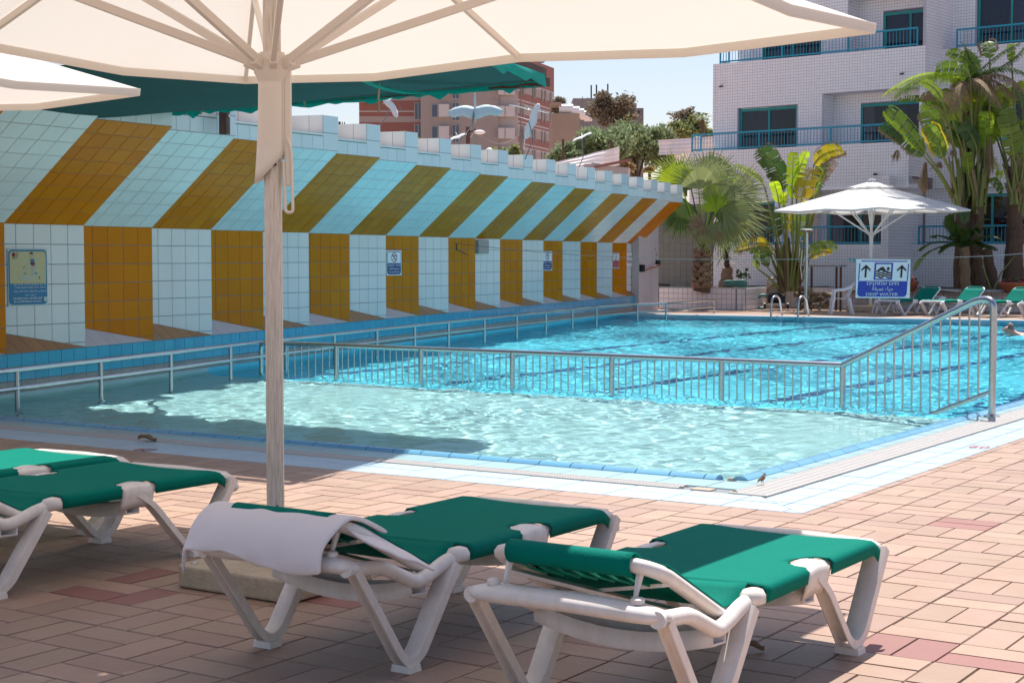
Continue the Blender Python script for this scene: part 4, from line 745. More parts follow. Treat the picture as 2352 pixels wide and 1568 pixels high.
def balcony(u0, u1, z, w_, left=True, right=False, ret=.55):
    t = thing('balcony_railing', None, None); t.parent = hotel; h = .56
    for zz, r_ in ((z+h, .032), (z+.06, .026)):
        mb = MB(); pts = ([FP(u0, zz, w_-ret)] if left else [])+[FP(u0, zz, w_), FP(u1, zz, w_)]+([FP(u1, zz, w_-ret)] if right else [])
        for a, b in zip(pts, pts[1:]): mb.span(a, b, r_*2, r_*1.7)
        mb.build('rail', 'railing', t)
    n_ = max(2, int(round((u1-u0)/2.4)))
    for i in range(n_+1): u = u0+(u1-u0)*i/n_; mb = MB(); mb.span(FP(u, z-.02, w_), FP(u, z+h, w_), .045, .045, up=fn); mb.build('post', 'railing', t)
    nb = int((u1-u0)/.115)
    for i in range(1, nb): u = u0+(u1-u0)*i/nb; mb = MB(); mb.span(FP(u, z+.06, w_), FP(u, z+h-.02, w_), .013, .013, up=fn); mb.build('baluster', 'railing', t)
    if left:
        for i in (1, 2, 3): w3 = w_-ret*i/3; mb = MB(); mb.span(FP(u0, z+.06, w3), FP(u0, z+h-.02, w3), .02 if i < 3 else .05, .02 if i < 3 else .05, up=fu_); mb.build('baluster' if i < 3 else 'post', 'railing', t)
z3, z2, z1 = 7.95, 5.0, 1.88
# third floor, set back, then second and first stepping out
wallf(-5.35, 1.75, z3, 11.2, -.75, [(-4.42, -2.2, z3, 9.45), (-1.25, 1.48, z3, 9.75)])
window(-4.4, -2.22, z3, 9.4, -.9); wallf(-1.25, 1.48, z3, 9.75, -1.5, [(-.42, 1.46, z3, 9.35)], .1); sidef(-1.25, z3, 9.75, -1.5, -.76); window(-.4, 1.44, z3, 9.3, -1.58, .5, (0, 1)); slab(-1.3, 1.6, 9.75+.12, -1.6, -.76); slab(-5.85, 1.75, z3, -1.6, -.02)
wallf(-5.85, 1.75, z2, z3, 0, [(-4.87, -2.67, z2, 6.42), (-1.71, 1.55, z2, 6.68)]); window(-4.85, -2.69, z2+.02, 6.4, -.16, .51, (.0, .3)); wallf(-1.71, 1.55, z2, 6.68, -.7, [(-.78, 1.40, z2, 6.38)], .1); sidef(-1.71, z2, 6.68, -.7, -.01); window(-.76, 1.38, z2+.02, 6.36, -.78, .5, (.35, .7)); slab(-1.75, 1.6, 6.68+.12, -.8, -.01); slab(-6.3, 1.75, z2, -.8, .78)
sidef(1.75, z2, 11.2, -1.9, -.0); sidef(-5.85, z2, z3, -.25, 0, -1)
wallf(-6.25, 1.62, 3.72, z2, .8); sidef(1.62, 3.95, z2, -1.2, .8)
wallf(-6.25, -1.75, z1, 3.72, .8, [(-4.9, -3.0, z1, 3.3)]); window(-4.88, -3.02, z1, 3.28, .65); slab(-1.75, 1.62, 3.72, .1, .8); sidef(-6.25, .3, z2, -.3, .8, -1)
wallf(-1.75, .95, z1, 3.72, .2, [(-1.42, .60, z1, 3.35)], .1); window(-1.40, .58, z1, 3.33, .05, .55, None)
wallf(.95, 1.2, .3, 3.93, 1.25); sidef(1.2, .3, 3.93, -1.2, 1.25); slab(.95, 1.2, 3.95, 0, 1.26, .05)
wallf(-6.2, .95, .3, z1, 1.0); slab(-6.2, 1.0, z1+.005, -.3, 1.0)
balcony(-5.6, 1.45, z3, -.05); balcony(-6.2, 1.5, z2, .72); balcony(-4.6, .85, z1, .95, left=False)
# the recessed bay on the right
wallf(1.75, 7.5, 6.35, z3, -1.2); slab(1.75, 7.5, z3, -2.2, -1.2); wallf(1.75, 7.5, z3, 11.2, -1.9, [(2.55, 4.75, z3, 10.1)]); window(2.57, 4.73, z3, 10.05, -2.02, .5, (0, .42)); balcony(2.2, 7.4, z3, -1.25, left=False)
wallf(1.75, 7.5, 5.0, 6.35, -1.5, [(3.9, 6.1, 5.0, 6.3)]); window(3.92, 6.08, 5.0, 6.28, -1.62); wallf(1.62, 7.5, 3.62, z2, -.9); slab(1.62, 7.5, z2, -1.6, -.9); balcony(2.6, 7.4, z2, -.95, left=False)
wallf(1.3, 7.5, z1, 3.62, -1.1, [(2.35, 4.75, z1, 3.45)]); window(2.37, 4.73, z1, 3.43, -1.22, .46, None); wallf(1.2, 7.5, .3, z1, -.35); slab(1.2, 7.5, z1+.005, -1.1, -.35); balcony(1.42, 7.4, z1, -.4, left=False)
for u, z, w_ in ((-5.5, 7.2, .0), (1.0, 7.15, 0), (.55, 4.05, .8)): mb = MB(); mb.span(FP(u, z, w_-.02), FP(u, z-.03, w_+.14), .07, .05); mb.build('drain_spout', 'black', hotel)
mb = MB(); mb.box(FP(.5, 8.6, -8.2), (11, 12, 16), Matrix.Rotation(-R(6), 3, 'Z')); mb.build('building_mass', 'facade', hotel)
FT.build(hotel, 'tile', 0, 'tile_field')
def chair(name, label, loc, rz, m='plastic', group='white plastic chairs by the far parasol'):
    t = thing(name, label, 'chair', loc, rz, group)
    mb = MB(); mb.grid([[V(a*.235*(1-.12*f), -.22+.44*f, .43-.02*math.sin(PI*f)-.012*(1-a*a)+(-.02 if f < .01 else 0)) for a in np.linspace(-1, 1, 9)] for f in np.linspace(0, 1, 8)]); mb.build('seat', m, t, smooth='all', solid=.012)
    mb = MB(); mb.grid([[V(a*.26*(1-.25*(f**3)), .20+.15*f-.06*(a*a), .43+.40*f-.05*abs(a)**3*f) for a in np.linspace(-1, 1, 11)] for f in np.linspace(0, 1, 8)], skip=lambda i, j: i % 2 and 2 <= j <= 4); mb.build('backrest', m, t, smooth='all', solid=.012)
    for s_ in (-1, 1):
        mb = MB(); P = rounded([V(s_*.27, -.20, .40), V(s_*.285, -.19, .62), V(s_*.285, .10, .65), V(s_*.25, .26, .72)], .07, 4); mb.tube(P, [.024]*len(P), 6, flat=1.4); mb.build('armrest', m, t, smooth=60)
        for y, y2 in ((-.20, -.27), (.19, .30)): mb = MB(); P = [V(s_*.245, y, .43), V(s_*.265, (y+y2)/2, .2), V(s_*.285, y2, 0)]; mb.tube(P, [.045, .034, .028], 6); mb.build('leg', m, t, smooth=60)
    return t
c0 = G(1922, 722); ch0 = chair('plastic_chair', 'white plastic armchair standing nearest the pool beside the deep water sign', c0+V(.05, .15, 0), R(-62)); c2 = copy_tree(ch0); c2.location = c0+V(.85, 1.3, 0); c2.rotation_euler = (0, 0, R(120)); c2['label'] = 'white plastic armchair half hidden between the sign and the other chair'
far = lounger('sun_lounger', 'raised back sun lounger half hidden by the deep water sign', 'green sun loungers across the pool', 42., 'resin_far')
fl = [((2022, 724), (2093, 725)), ((2136, 725), (2207, 726)), ((2252, 727), (2320, 728))]
for i, (a, b) in enumerate(fl):
    p, q = G(*a), G(*b); m_ = (p+q)/2; o = far if i == 0 else copy_tree(far); ang = R(158); o.rotation_euler = (0, 0, ang); o.location = V(m_.x-.15, 39.75, 0)-Matrix.Rotation(ang, 3, 'Z') @ V(0, 1.56, 0)
    if i: o['label'] = ('', 'green sun lounger with raised back, middle one of the row across the pool', 'green sun lounger with raised back beyond the bend of the sloping rail')[i]
o = copy_tree(far); o.rotation_euler = (0, 0, ang); o.location = (-9.9, 40.9, 0); o['label'] = 'green sun lounger cut by the right picture edge, last of the far row'
# shower post, ladder, pump trolley, iron stand with rolls
b_ = G(1851, 719); t = thing('shower_post', 'slim steel shower post with a flat head standing on the far deck', 'shower', b_)
mb = MB(); mb.tube([V(0, 0, 0), V(0, 0, 2.15)], .05, 12); mb.build('pole', 'steel', t, smooth=60); mb = MB(); mb.lathe([(.02, 2.13), (.06, 2.16), (.19, 2.20), (.19, 2.225), (.1, 2.25)]); mb.build('shower_head', 'steel', t, smooth=40); mb = MB(); mb.box((-.1, -.05, 1.78), (.12, .05, .1)); mb.tube([V(-.1, -.05, 1.7), V(-.13, -.07, 1.2), V(-.1, -.05, .9)], .012, 5); mb.build('valve', 'steel', t); mb = MB(); mb.lathe([(.13, 0), (.13, .02), (.06, .03)]); mb.build('base_flange', 'steel', t)
t = thing('pool_ladder', 'pair of curved steel ladder handles at the far pool edge', 'ladder')
for u, v in ((1789, 726), (1838, 728)):
    p = G(u, v, 0); p = V(p.x, yfar(p.x)-.12, 0); mb = MB(); mb.tube(rounded([p+UP*-.7, p+V(.02, .05, .50), p+V(.06, .42, .53), p+V(.06, .62, 0)], .22, 6), .028, 8); mb.build('handle', 'steel', t, smooth=60)
b_ = G(1783, 709.5); t = thing('pool_pump_trolley', 'brass coloured trolley carrying a black pump and coiled cable beside the planter', 'pump trolley', b_, R(20))
mb = MB(); mb.tube(rounded([V(-.26, 0, .05), V(-.26, .02, .88), V(.26, .02, .88), V(.26, 0, .05)], .1, 5), .028, 8); mb.build('frame', 'brass', t, smooth=60); mb = MB(); mb.box((0, .03, .60), (.50, .02, .32)); mb.build('board', 'board', t); mb = MB(); mb.box((0, -.12, .12), (.54, .34, .05)); mb.build('tray', 'brass', t)
mb = MB(); mb.tube([V(-.22, -.12, .30), V(.16, -.12, .30)], .13, 14); mb.box((.0, -.12, .42), (.2, .14, .09)); mb.box((.2, -.12, .28), (.12, .2, .22)); mb.build('pump', 'black', t, smooth=40)
for k in range(4): mb = MB(); mb.tube([V((.29-.01*k)*math.cos(a)+.02, -.03-.014*k, .58+(.13+.01*k)*math.sin(a)+.07*math.cos(a)) for a in np.linspace(0, 2*PI, 25)], .012, 5, cap=False); mb.build('cable_coil', 'reel', t, smooth=60)
for s_ in (-1, 1): mb = MB(); mb.tube([V(s_*.30, .02, .09), V(s_*.36, .02, .09)], .09, 14); mb.build('wheel', 'black', t, smooth=40)
mb = MB(); mb.tube(rounded([V(-.22, -.12, .36), V(-.42, -.15, .42), V(-.62, -.2, .25), V(-.55, -.2, .03), V(-.35, -.2, .03)], .15, 6), .045, 8); mb.build('suction_hose', 'hose', t, smooth=60)
b_ = G(1905, 712); b_ = V(b_.x-.1, q4.y-.45, 0); t = thing('iron_stand', 'rusty iron stand behind the plastic chairs', 'stand', b_, R(-3))
for x in (-.62, -.38, .38, .62): mb = MB(); mb.span(V(x, .12*(1 if abs(x) < .5 else -1), 0), V(x, .12*(1 if abs(x) < .5 else -1), 1.22), .05, .05, up=V(0, 1, 0)); mb.build('leg', 'rust', t)
mb = MB(); mb.box((0, 0, 1.25), (1.32, .34, .05)); mb.build('top', 'steel', t)
mats_ = thing('rolled_mats', 'heap of rolled brown mats stacked under the iron stand', 'mats', b_+V(-.1, -.12, 0))
for k in range(20):
    x = -.42+(k % 6)*.16+random.uniform(-.03, .03); z = .12+(k//6)*.155+random.uniform(-.02, .02); mb = MB(); r_ = random.uniform(.058, .075); d_ = V(random.uniform(-.15, .15), -.4, random.uniform(-.03, .06)); p = V(x, .2, z); n0 = d_.normalized(); sx = n0.cross(UP).normalized(); sy = sx.cross(n0)
    mb.tube([p, p+d_], r_, 10, cap=False); mb.tube([p+d_+(sx*math.cos(a)+sy*math.sin(a))*r_*(.95-.07*a) for a in np.linspace(0, 11, 24)], .010, 4); mb.build('roll', 'reel', mats_, smooth=50)
# small things on and in the planter
p = on(1680, 660, (0, 41.2, 0), (0, 1, 0)); mb = MB(); pts = []
for k in range(90): a = k*.42; r_ = .30+.05*math.sin(k*.31); pts.append(V(p.x+r_*1.15*math.cos(a)+.07*math.sin(k*.11), p.y+.25+r_*.5*math.sin(a), ZP+.04+.0017*k+.03*math.sin(a*.7)))
mb.tube(pts, .032, 7); tag(mb.build('coiled_hose', 'hose', smooth=60), 'green hose lying coiled on the corner of the tiled planter', 'hose')
p = on(1619, 663, (0, 41.05, 0), (0, 1, 0)); t = thing('drink_cup', 'clear cup with orange drink standing on the planter edge', 'cup', (p.x, p.y, ZP)); mb = MB(); mb.lathe([(.036, .06), (.042, .125), (.039, .125), (.034, .06)], n=14); mb.build('cup', 'cup', t, smooth=50); mb = MB(); mb.lathe([(.03, 0), (.036, .06)], n=14); mb.build('drink', 'orange_drink', t, smooth=50)
for (u, v, r_, lb, nf) in ((2081, 651, .30, 'terracotta bowl with a few pink flowers just right of the deep water sign', 26), (2338, 652, .52, 'wide terracotta bowl of pink flowers at the right edge of the planter', 70)):
    p = on(u, v+14, (0, 43.0, 0), (0, 1, 0)); t = thing('flower_bowl', lb, 'flower pot', (p.x, 43.1, ZP-.08)); mb = MB(); mb.lathe([(r_*.6, 0), (r_*.85, .10), (r_, .22), (r_*1.06, .22), (r_*1.06, .28), (r_*.95, .28), (r_*.9, .24)], n=24); mb.build('bowl', 'terracotta', t, smooth=40)
    mb = MB()
    for k in range(nf): a = random.uniform(0, 2*PI); q = r_*random.random()**.5*.9; mb.box((q*math.cos(a), q*math.sin(a), .28+random.uniform(0, .12)), (.06, .05, .03), Euler((random.uniform(-1, 1), random.uniform(-1, 1), a)).to_matrix(), mi=0 if k % 3 else 1)
    tag(mb.build('blossoms', ['leaf_dark', 'flower'], t), kind='stuff')
# ------------------------------------------------------------ sparrow, dead leaves, swimmer
p = G(2865/1.6327+0, 1112); p = G(1751.5, 1115); t = thing('sparrow', 'small brown sparrow standing on the pale pool edge near the corner', 'bird', p, R(-20)); t.scale = (.55, .42, .55)
mb = MB(); n_ = 12
for i in range(9):
    pass
rows = []
for (y, z, rx, rz_) in ((-.075, .062, .003, .003), (-.05, .072, .014, .012), (-.025, .085, .027, .026), (0, .095, .031, .032), (.02, .108, .027, .028), (.032, .124, .018, .018), (.038, .134, .017, .016), (.046, .140, .016, .015), (.058, .139, .010, .010), (.064, .136, .005, .005), (.076, .133, .0015, .0015)):
    rows.append([V(rx*math.cos(a), y, z+rz_*math.sin(a)) for a in np.linspace(0, 2*PI, n_+1)])
mb.grid(rows); mb.build('body', 'sparrow', t, smooth='all'); mb = MB(); mb.grid([[V(x, y, z) for x in (-.012, 0, .012)] for y, z in ((-.045, .072), (-.085, .060), (-.115, .052))]); mb.build('tail', 'sparrow', t, solid=.004)
for s_ in (-1, 1):
    mb = MB(); mb.grid([[V(s_*(.026+.006*b), .015-.085*a, .112-.04*a-.022*b) for b in (0, .5, 1)] for a in np.linspace(0, 1, 5)]); mb.build('wing', 'dead', t, solid=.004); mb = MB(); mb.tube([V(s_*.010, .0, .075), V(s_*.012, .004, .035), V(s_*.013, -.004, .004), V(s_*.013, .018, .001)], .0022, 5); mb.build('leg', 'dead', t)
def dead_leaf(u, v, sz, lb, z=.004):
    p = G(u, v, z); mb = MB(); rows = []
    for i in range(9): a = i/8; wd = math.sin(PI*min(max(a, .03), .98))**.7*.36*(1+.25*math.sin(i*2.3)); rows.append([V((a-.5)*sz, b*wd*sz, .012+sz*(.16*abs(b)*(1+.3*math.sin(i*1.7))+.10*math.sin(a*5))) for b in (-1, -.5, 0, .5, 1)])
    mb.grid(rows); o = tag(mb.build('dead_leaf', 'dead', smooth='all', solid=.002), lb, 'leaf', 'dead leaves on the paving'); o.location = p; o.rotation_euler = (0, 0, random.uniform(.2, .7))
dead_leaf(338, 1012, .15, 'dry curled leaf on the white grating in the shade of the sail', .01); dead_leaf(1730, 1493, .085, 'dry curled leaf on the paving under the half sunlit lounger', .002)
dead_leaf(1688, 1208/1.0-75, .03, 'tiny scrap of dead leaf near the pool corner paving', .003)
def body(name, joints, bones, m, parent=None, sub=2):
    me = bpy.data.meshes.new(name); bm = bmesh.new(); vs = [bm.verts.new(j[:3]) for j in joints]
    for a, b in bones: bm.edges.new((vs[a], vs[b]))
    bm.to_mesh(me); bm.free(); o = bpy.data.objects.new(name, me); COL.objects.link(o); me.materials.append(M[m]); o.modifiers.new('skin', 'SKIN'); sk_ = me.skin_vertices[0].data
    for i, j in enumerate(joints): sk_[i].radius = (j[3], j[4] if len(j) > 4 else j[3])
    sk_[0].use_root = True; q = o.modifiers.new('sub', 'SUBSURF'); q.levels = q.render_levels = sub
    if parent: o.parent = parent
    return o
p = G(2330, 769, WZ); t = thing('person', 'person swimming low in the water at the right edge, only head and shoulders showing', 'person', (p.x, p.y, WZ), R(100))
J = [(0, -.75, -.30, .13, .10), (0, -.45, -.16, .14, .11), (0, -.18, -.05, .16, .10), (0, -.03, .0, .07), (0, .06, .045, .075, .09), (0, .14, .10, .085, .10), (0, .17, .16, .07, .08), (-.2, -.17, -.03, .06), (-.34, .05, -.12, .045), (-.30, .32, -.14, .035), (-.29, .42, -.15, .022), (.2, -.17, -.03, .06), (.34, .05, -.12, .045), (.30, .32, -.14, .035), (.29, .42, -.15, .022), (-.09, -1.1, -.36, .085), (-.1, -1.5, -.34, .055), (-.1, -1.85, -.36, .04), (.09, -1.1, -.40, .085), (.1, -1.5, -.44, .055), (.1, -1.85, -.40, .04)]
B_ = [(0, 1), (1, 2), (2, 3), (3, 4), (4, 5), (5, 6), (2, 7), (7, 8), (8, 9), (9, 10), (2, 11), (11, 12), (12, 13), (13, 14), (0, 15), (15, 16), (16, 17), (0, 18), (18, 19), (19, 20)]
body('body', J, B_, 'skin', t)
mb = MB(); mb.lathe([(.015, -.02), (.02, 0), (.006, .02)], (0, .225, .10), 8); mb.build('nose', 'skin', t, smooth='all')
for s_ in (-1, 1): mb = MB(); mb.lathe([(.004, -.012), (.013, 0), (.004, .012)], (s_*.036, .212, .135), 8); mb.build('eye', 'dark', t, smooth='all')
mb = MB(); mb.grid([[V(.086*math.cos(a)*math.cos(e), .115+.088*math.sin(a)*math.cos(e)-.02, .14+.10*math.sin(e)) for a in np.linspace(PI*.92, PI*2.08, 12)] for e in np.linspace(-.2, 1.5, 7)]); mb.build('hair', 'hair', t, smooth='all', solid=.008)
# ------------------------------------------------------------ plants in the planter
def bez(P, t):
    P = [Vector(p) for p in P]
    while len(P) > 1: P = [a*(1-t)+b*t for a, b in zip(P, P[1:])]
    return P[0]
def paddle(t, base, pet, tip, wd, m, face=None, torn=.3, edge=None, n=22, curl=.25, droop=.35):
    """a banana-like blade on its stalk: two rows of ribs torn apart here and there, tapering at both ends"""
    base, pet, tip = Vector(base), Vector(pet), Vector(tip); L = (tip-pet).length; d = (tip-pet).normalized(); sd = Vector(face) if face else V(random.uniform(-.5, .5), -1, random.uniform(-.2, .3)); side = d.cross(sd).normalized(); nrm = side.cross(d)
    ctrl = [pet, pet+(pet-base).normalized()*L*.35+d*L*.1, tip+UP*L*.06-d*L*.18, tip-UP*L*droop*.1]
    mb = MB(); mb.tube([base+(pet-base)*k/6+V(0, 0, 0)+side*.06*math.sin(PI*k/6) for k in range(7)], [.05, .045, .04, .034, .03, .026, .022], 6); mb.build('stalk', 'stalk', t, smooth=60)
    mb = MB(); ws = []
    for s_ in (-1, 1):
        fl = random.uniform(-.1, .1); k = 0
        while k < n:
            run = 1 if random.random() < torn else random.randint(2, 5); run = min(run, n-k); fall = random.uniform(0, droop)*(1.6 if run == 1 else 1); rows = []; sh_ = random.uniform(.82, 1.0) if random.random() < torn else 1.0
            for q in range(run+1):
                f = (k+q)/n; e = .0 if 0 < q < run else .008*(1 if q == 0 else -1); p = bez(ctrl, min(max(f+e, 0), 1)); w_ = wd*.5*min(1, (f*5.5)**.6)*(1-max(0, (f-.62)/.38)**2.2)**.5*sh_ if f < 1 else 0
                o_ = d*.18*w_+side*s_*w_
                rows.append([p+o_*g+nrm*(curl*w_*(g**.8)*.55-fall*w_*g*g)+V(0, 0, -fall*w_*.55*g*g)+side*s_*random.uniform(-.02, .02)*w_*(g > .9) for g in (0, .35, .7, 1.0)])
            mb.grid(rows, mi=0); k += run
        # the browned outer fringe
    b = mb.build('leaf_blade', [m], t, smooth='all')
    if edge:
        mb = MB()
        for s_ in (-1, 1):
            for k in range(n*2):
                f = .12+.86*k/(n*2); p = bez(ctrl, f); w_ = wd*.5*min(1, (f*5.5)**.6)*(1-max(0, (f-.62)/.38)**2.2)**.5; q = p+d*.18*w_+side*s_*w_+nrm*curl*w_*.55; g = random.uniform(.03, .10); mb.add([q, q+d*.05, q+d*.03+side*s_*g-UP*g*.6], [(0, 1, 2)])
        tag(mb.build('dry_edge', edge, b), kind='stuff')
    mb = MB(); mb.tube([bez(ctrl, k/10)-nrm*.008 for k in range(11)], [.022*(1-.085*k) for k in range(11)], 5); mb.build('midrib', 'midrib', b, smooth=60)
def pinnate(t, base, mid, tip, ll, m, n=34, hang=.5, nm='frond', wd=.013):
    mb = MB(); C = [base, mid, tip]; mb.tube([bez(C, k/12) for k in range(13)], [.022*(1-.07*k) for k in range(13)], 5)
    for k in range(2, n):
        f = k/n; p = bez(C, f); d = (bez(C, min(f+.02, 1))-bez(C, f-.02)).normalized(); s0 = d.cross(UP); s0 = s0.normalized() if s0.length > .01 else RGT; L = ll*(math.sin(PI*(.12+.83*f))**.7)*random.uniform(.8, 1.1)
        for s_ in (-1, 1):
            q = (s0*s_*.75+d*.55+UP*.12).normalized(); e1 = p+q*L*.55-UP*hang*L*.15; e2 = p+q*L*.85-UP*hang*L*.75; w2 = d*wd
            mb.add([p-w2, p+w2, e1+w2*1.1, e1-w2*1.1, e2], [(0, 1, 2, 3), (3, 2, 4)])
    return mb.build(nm, m, t)
def fan(t, c, dirn, L, m, face, spread=2.5, n=30, dry=False, pet=None, nm='fan_leaf'):
    d = Vector(dirn).normalized(); nr = Vector(face).normalized(); s0 = d.cross(nr).normalized(); nr = s0.cross(d); mb = MB()
    if pet is not None: mb.tube([pet, (Vector(pet)+c)/2+UP*.05, c], [.03, .024, .018], 5)
    for k in range(n):
        a = (k/(n-1)-.5)*2*spread*.5*1.1; LL = L*(1-.28*(abs(a)/(spread*.55))**2)*random.uniform(.9, 1.08); u = d*math.cos(a)+s0*math.sin(a); v = s0*math.cos(a)-d*math.sin(a); h = LL*spread/n*.30; up = nr*(.10*LL)*(1-math.cos(a))*.5
        m1 = c+u*LL*.55+nr*LL*.05+up; e = c+u*LL+up-UP*LL*random.uniform(.02, .14 if not dry else .4)-nr*LL*.05*random.random(); z = nr*h*.45
        mb.add([c, m1-v*h, m1+z, m1+v*h, e], [(0, 1, 2), (0, 2, 3), (1, 4, 2), (2, 4, 3)])
    return mb.build(nm, m, t)
def trunk(t, p, q, r0, r1, m='bark', n=9, nm='trunk', rings=True):
    p, q = Vector(p), Vector(q); mb = MB(); P = [p+(q-p)*k/28+V(.012*math.sin(k*.6), .01*math.cos(k*.5), 0) for k in range(29)]; mb.tube(P, [(r1*.9+(r0*1.05-r1*.9)*(1-k/28)**2.2)*(1+(.03 if k % 2 else -.02)*rings) for k in range(29)], n); return mb.build(nm, m, t, smooth=60)
def boots(t, p, q, r0, r1, rows=9, per=8, m='boot'):
    p, q = Vector(p), Vector(q)
    for j in range(rows):
        f = j/(rows-1); c = p+(q-p)*f; r_ = r0+(r1-r0)*f
        for i in range(per):
            a = 2*PI*(i+.5*(j % 2))/per; o = V(math.cos(a), math.sin(a), 0); tg = V(-math.sin(a), math.cos(a), 0); h = (q-p).length/rows*1.5; s_ = .35*(1 if (i+j) % 2 else -1)
            if o.dot(FWD) > .5: continue
            mb = MB(); rr = [[c+o*(r_*(.9+.3*g))+tg*(x*r_*.62*(1-.55*g)+s_*g*r_*.6)+UP*(h*g) for x in (-1, -.3, .3, 1)] for g in (0, .5, 1)]; mb.grid(rr); mb.build('leaf_base', m, t, smooth='all', solid=.03)
def cp(ox, oy, sc_): return lambda x, y: (ox+sc_*x, oy+sc_*y)
CA, CB, CC, CD = cp(1500.6, 306.2, .2083), cp(1960, 0, .1668), cp(1960, 245, .1668), cp(1923.2, 398.1, .2344)
def at(c, x, y, dep): return AD(*c(x, y), dep)
# fan palm
dp = 45.2; fp_ = thing('fan_palm', 'silvery fan palm on a stub of crossed leaf bases, left end of the planter', 'palm tree', (0, 0, 0)); pb, ptp = at(CA, 530, 1690, dp), at(CA, 540, 1330, dp); trunk(fp_, V(pb.x, pb.y, ZP-.1), ptp, .24, .20, 'bark', 10); boots(fp_, V(pb.x, pb.y, ZP), ptp, .25, .21, 8, 8)
hub = at(CA, 545, 1290, dp)
for (x, y, dx, dy, L, fy, m) in ((720, 760, .1, 1, 1.1, .3, 'leaf_fan'), (500, 620, -.1, 1, 1.25, .2, 'leaf_fan'), (300, 560, -.75, .7, 1.15, .2, 'leaf_lime'), (620, 560, .2, 1, 1.2, .1, 'leaf_fan'), (760, 830, 1, .1, 2.0/1.35, .2, 'leaf_fan'), (780, 900, 1, -.45, 1.35, .3, 'leaf_fan'), (700, 860, -.3, .8, .75, .5, 'leaf_lime'), (880, 700, .8, .7, 1.25, .0, 'leaf_fan'), (560, 1020, .1, -1, .72, .6, 'leaf_fan'), (700, 980, .55, -.9, 1.15, .3, 'leaf_fan'), (340, 720, -.55, -.7, 1.05, -.2, 'leaf_dark'), (420, 620, -.3, .8, 1.1, -.3, 'leaf_dark'), (640, 880, .5, .3, 1.1, -.5, 'leaf_dark'), (560, 1000, -.8, -.3, .6, .5, 'leaf_dry'), (650, 700, .5, .9, 1.0, -.2, 'leaf_lime'), (300, 900, -.6, -.9, .8, -.4, 'leaf_dark')):
    c = at(CA, x, y, dp+fy*-.9); d = RGT*dx+UP*dy+FWD*random.uniform(-.35, .35); fan(fp_, c, d, L, m, -FWD+UP*.35+RGT*random.uniform(-.4, .4), random.uniform(2.3, 3.0), 32, pet=hub)
for k in range(3): c = at(CA, 560+70*k, 1000+30*k, dp-.6); fan(fp_, c, V(.2*k-.2, -.2, -1), .42, 'leaf_dry', -FWD, 1.2, 9, True, nm='dry_leaf')
# yucca and a small young plant
yp = thing('yucca', 'small dark yucca with sword leaves and a shaggy brown stump between the two big plants', 'plant'); dp = 46.2; b0, b1 = at(CA, 800, 1700, dp), at(CA, 815, 1480, dp); trunk(yp, V(b0.x, b0.y, ZP-.1), b1, .28, .17, 'boot', 9); top = at(CA, 800, 1330, dp); trunk(yp, b1, top, .09, .07, 'bark', 7, 'stem')
for k in range(36):
    a = 2*PI*k/36*3.1; e = random.uniform(-.5, 1.3); d = (RGT*math.cos(a)*math.cos(e)+FWD*math.sin(a)*math.cos(e)+UP*math.sin(e)); L = random.uniform(.6, .85); s0 = d.cross(UP).normalized()*.028; mb = MB(); P = [top+d*L*f-UP*.35*L*f*f for f in (0, .35, .7, 1)]; mb.add([P[0]-s0*.6, P[0]+s0*.6, P[1]-s0, P[1]+s0, P[2]-s0*.7, P[2]+s0*.7, P[3]], [(0, 1, 3, 2), (2, 3, 5, 4), (4, 5, 6)]); mb.build('leaf', 'leaf_dark', yp)
sp = thing('seedling', 'small leggy seedling with a few round leaves beside the yucca', 'plant'); mb = MB(); LFS = MB()
for k in range(6):
    q = at(CA, 960+12*k, 1690, 45.8); e = at(CA, 925+22*k, 1520+random.uniform(-20, 60), 45.8); mb.tube([V(q.x, q.y, ZP-.05), e], .008, 4)
    for j in range(5): c = e+V(random.uniform(-.09, .09), random.uniform(-.09, .09), random.uniform(-.15, .05)); LFS.box(c, (.07, .01, .06), Euler((random.uniform(-.5, .5), 0, random.uniform(-1, 1))).to_matrix())
mb.build('stem', 'twig', sp); tag(LFS.build('leaves', 'leaf_dark', sp), kind='stuff')
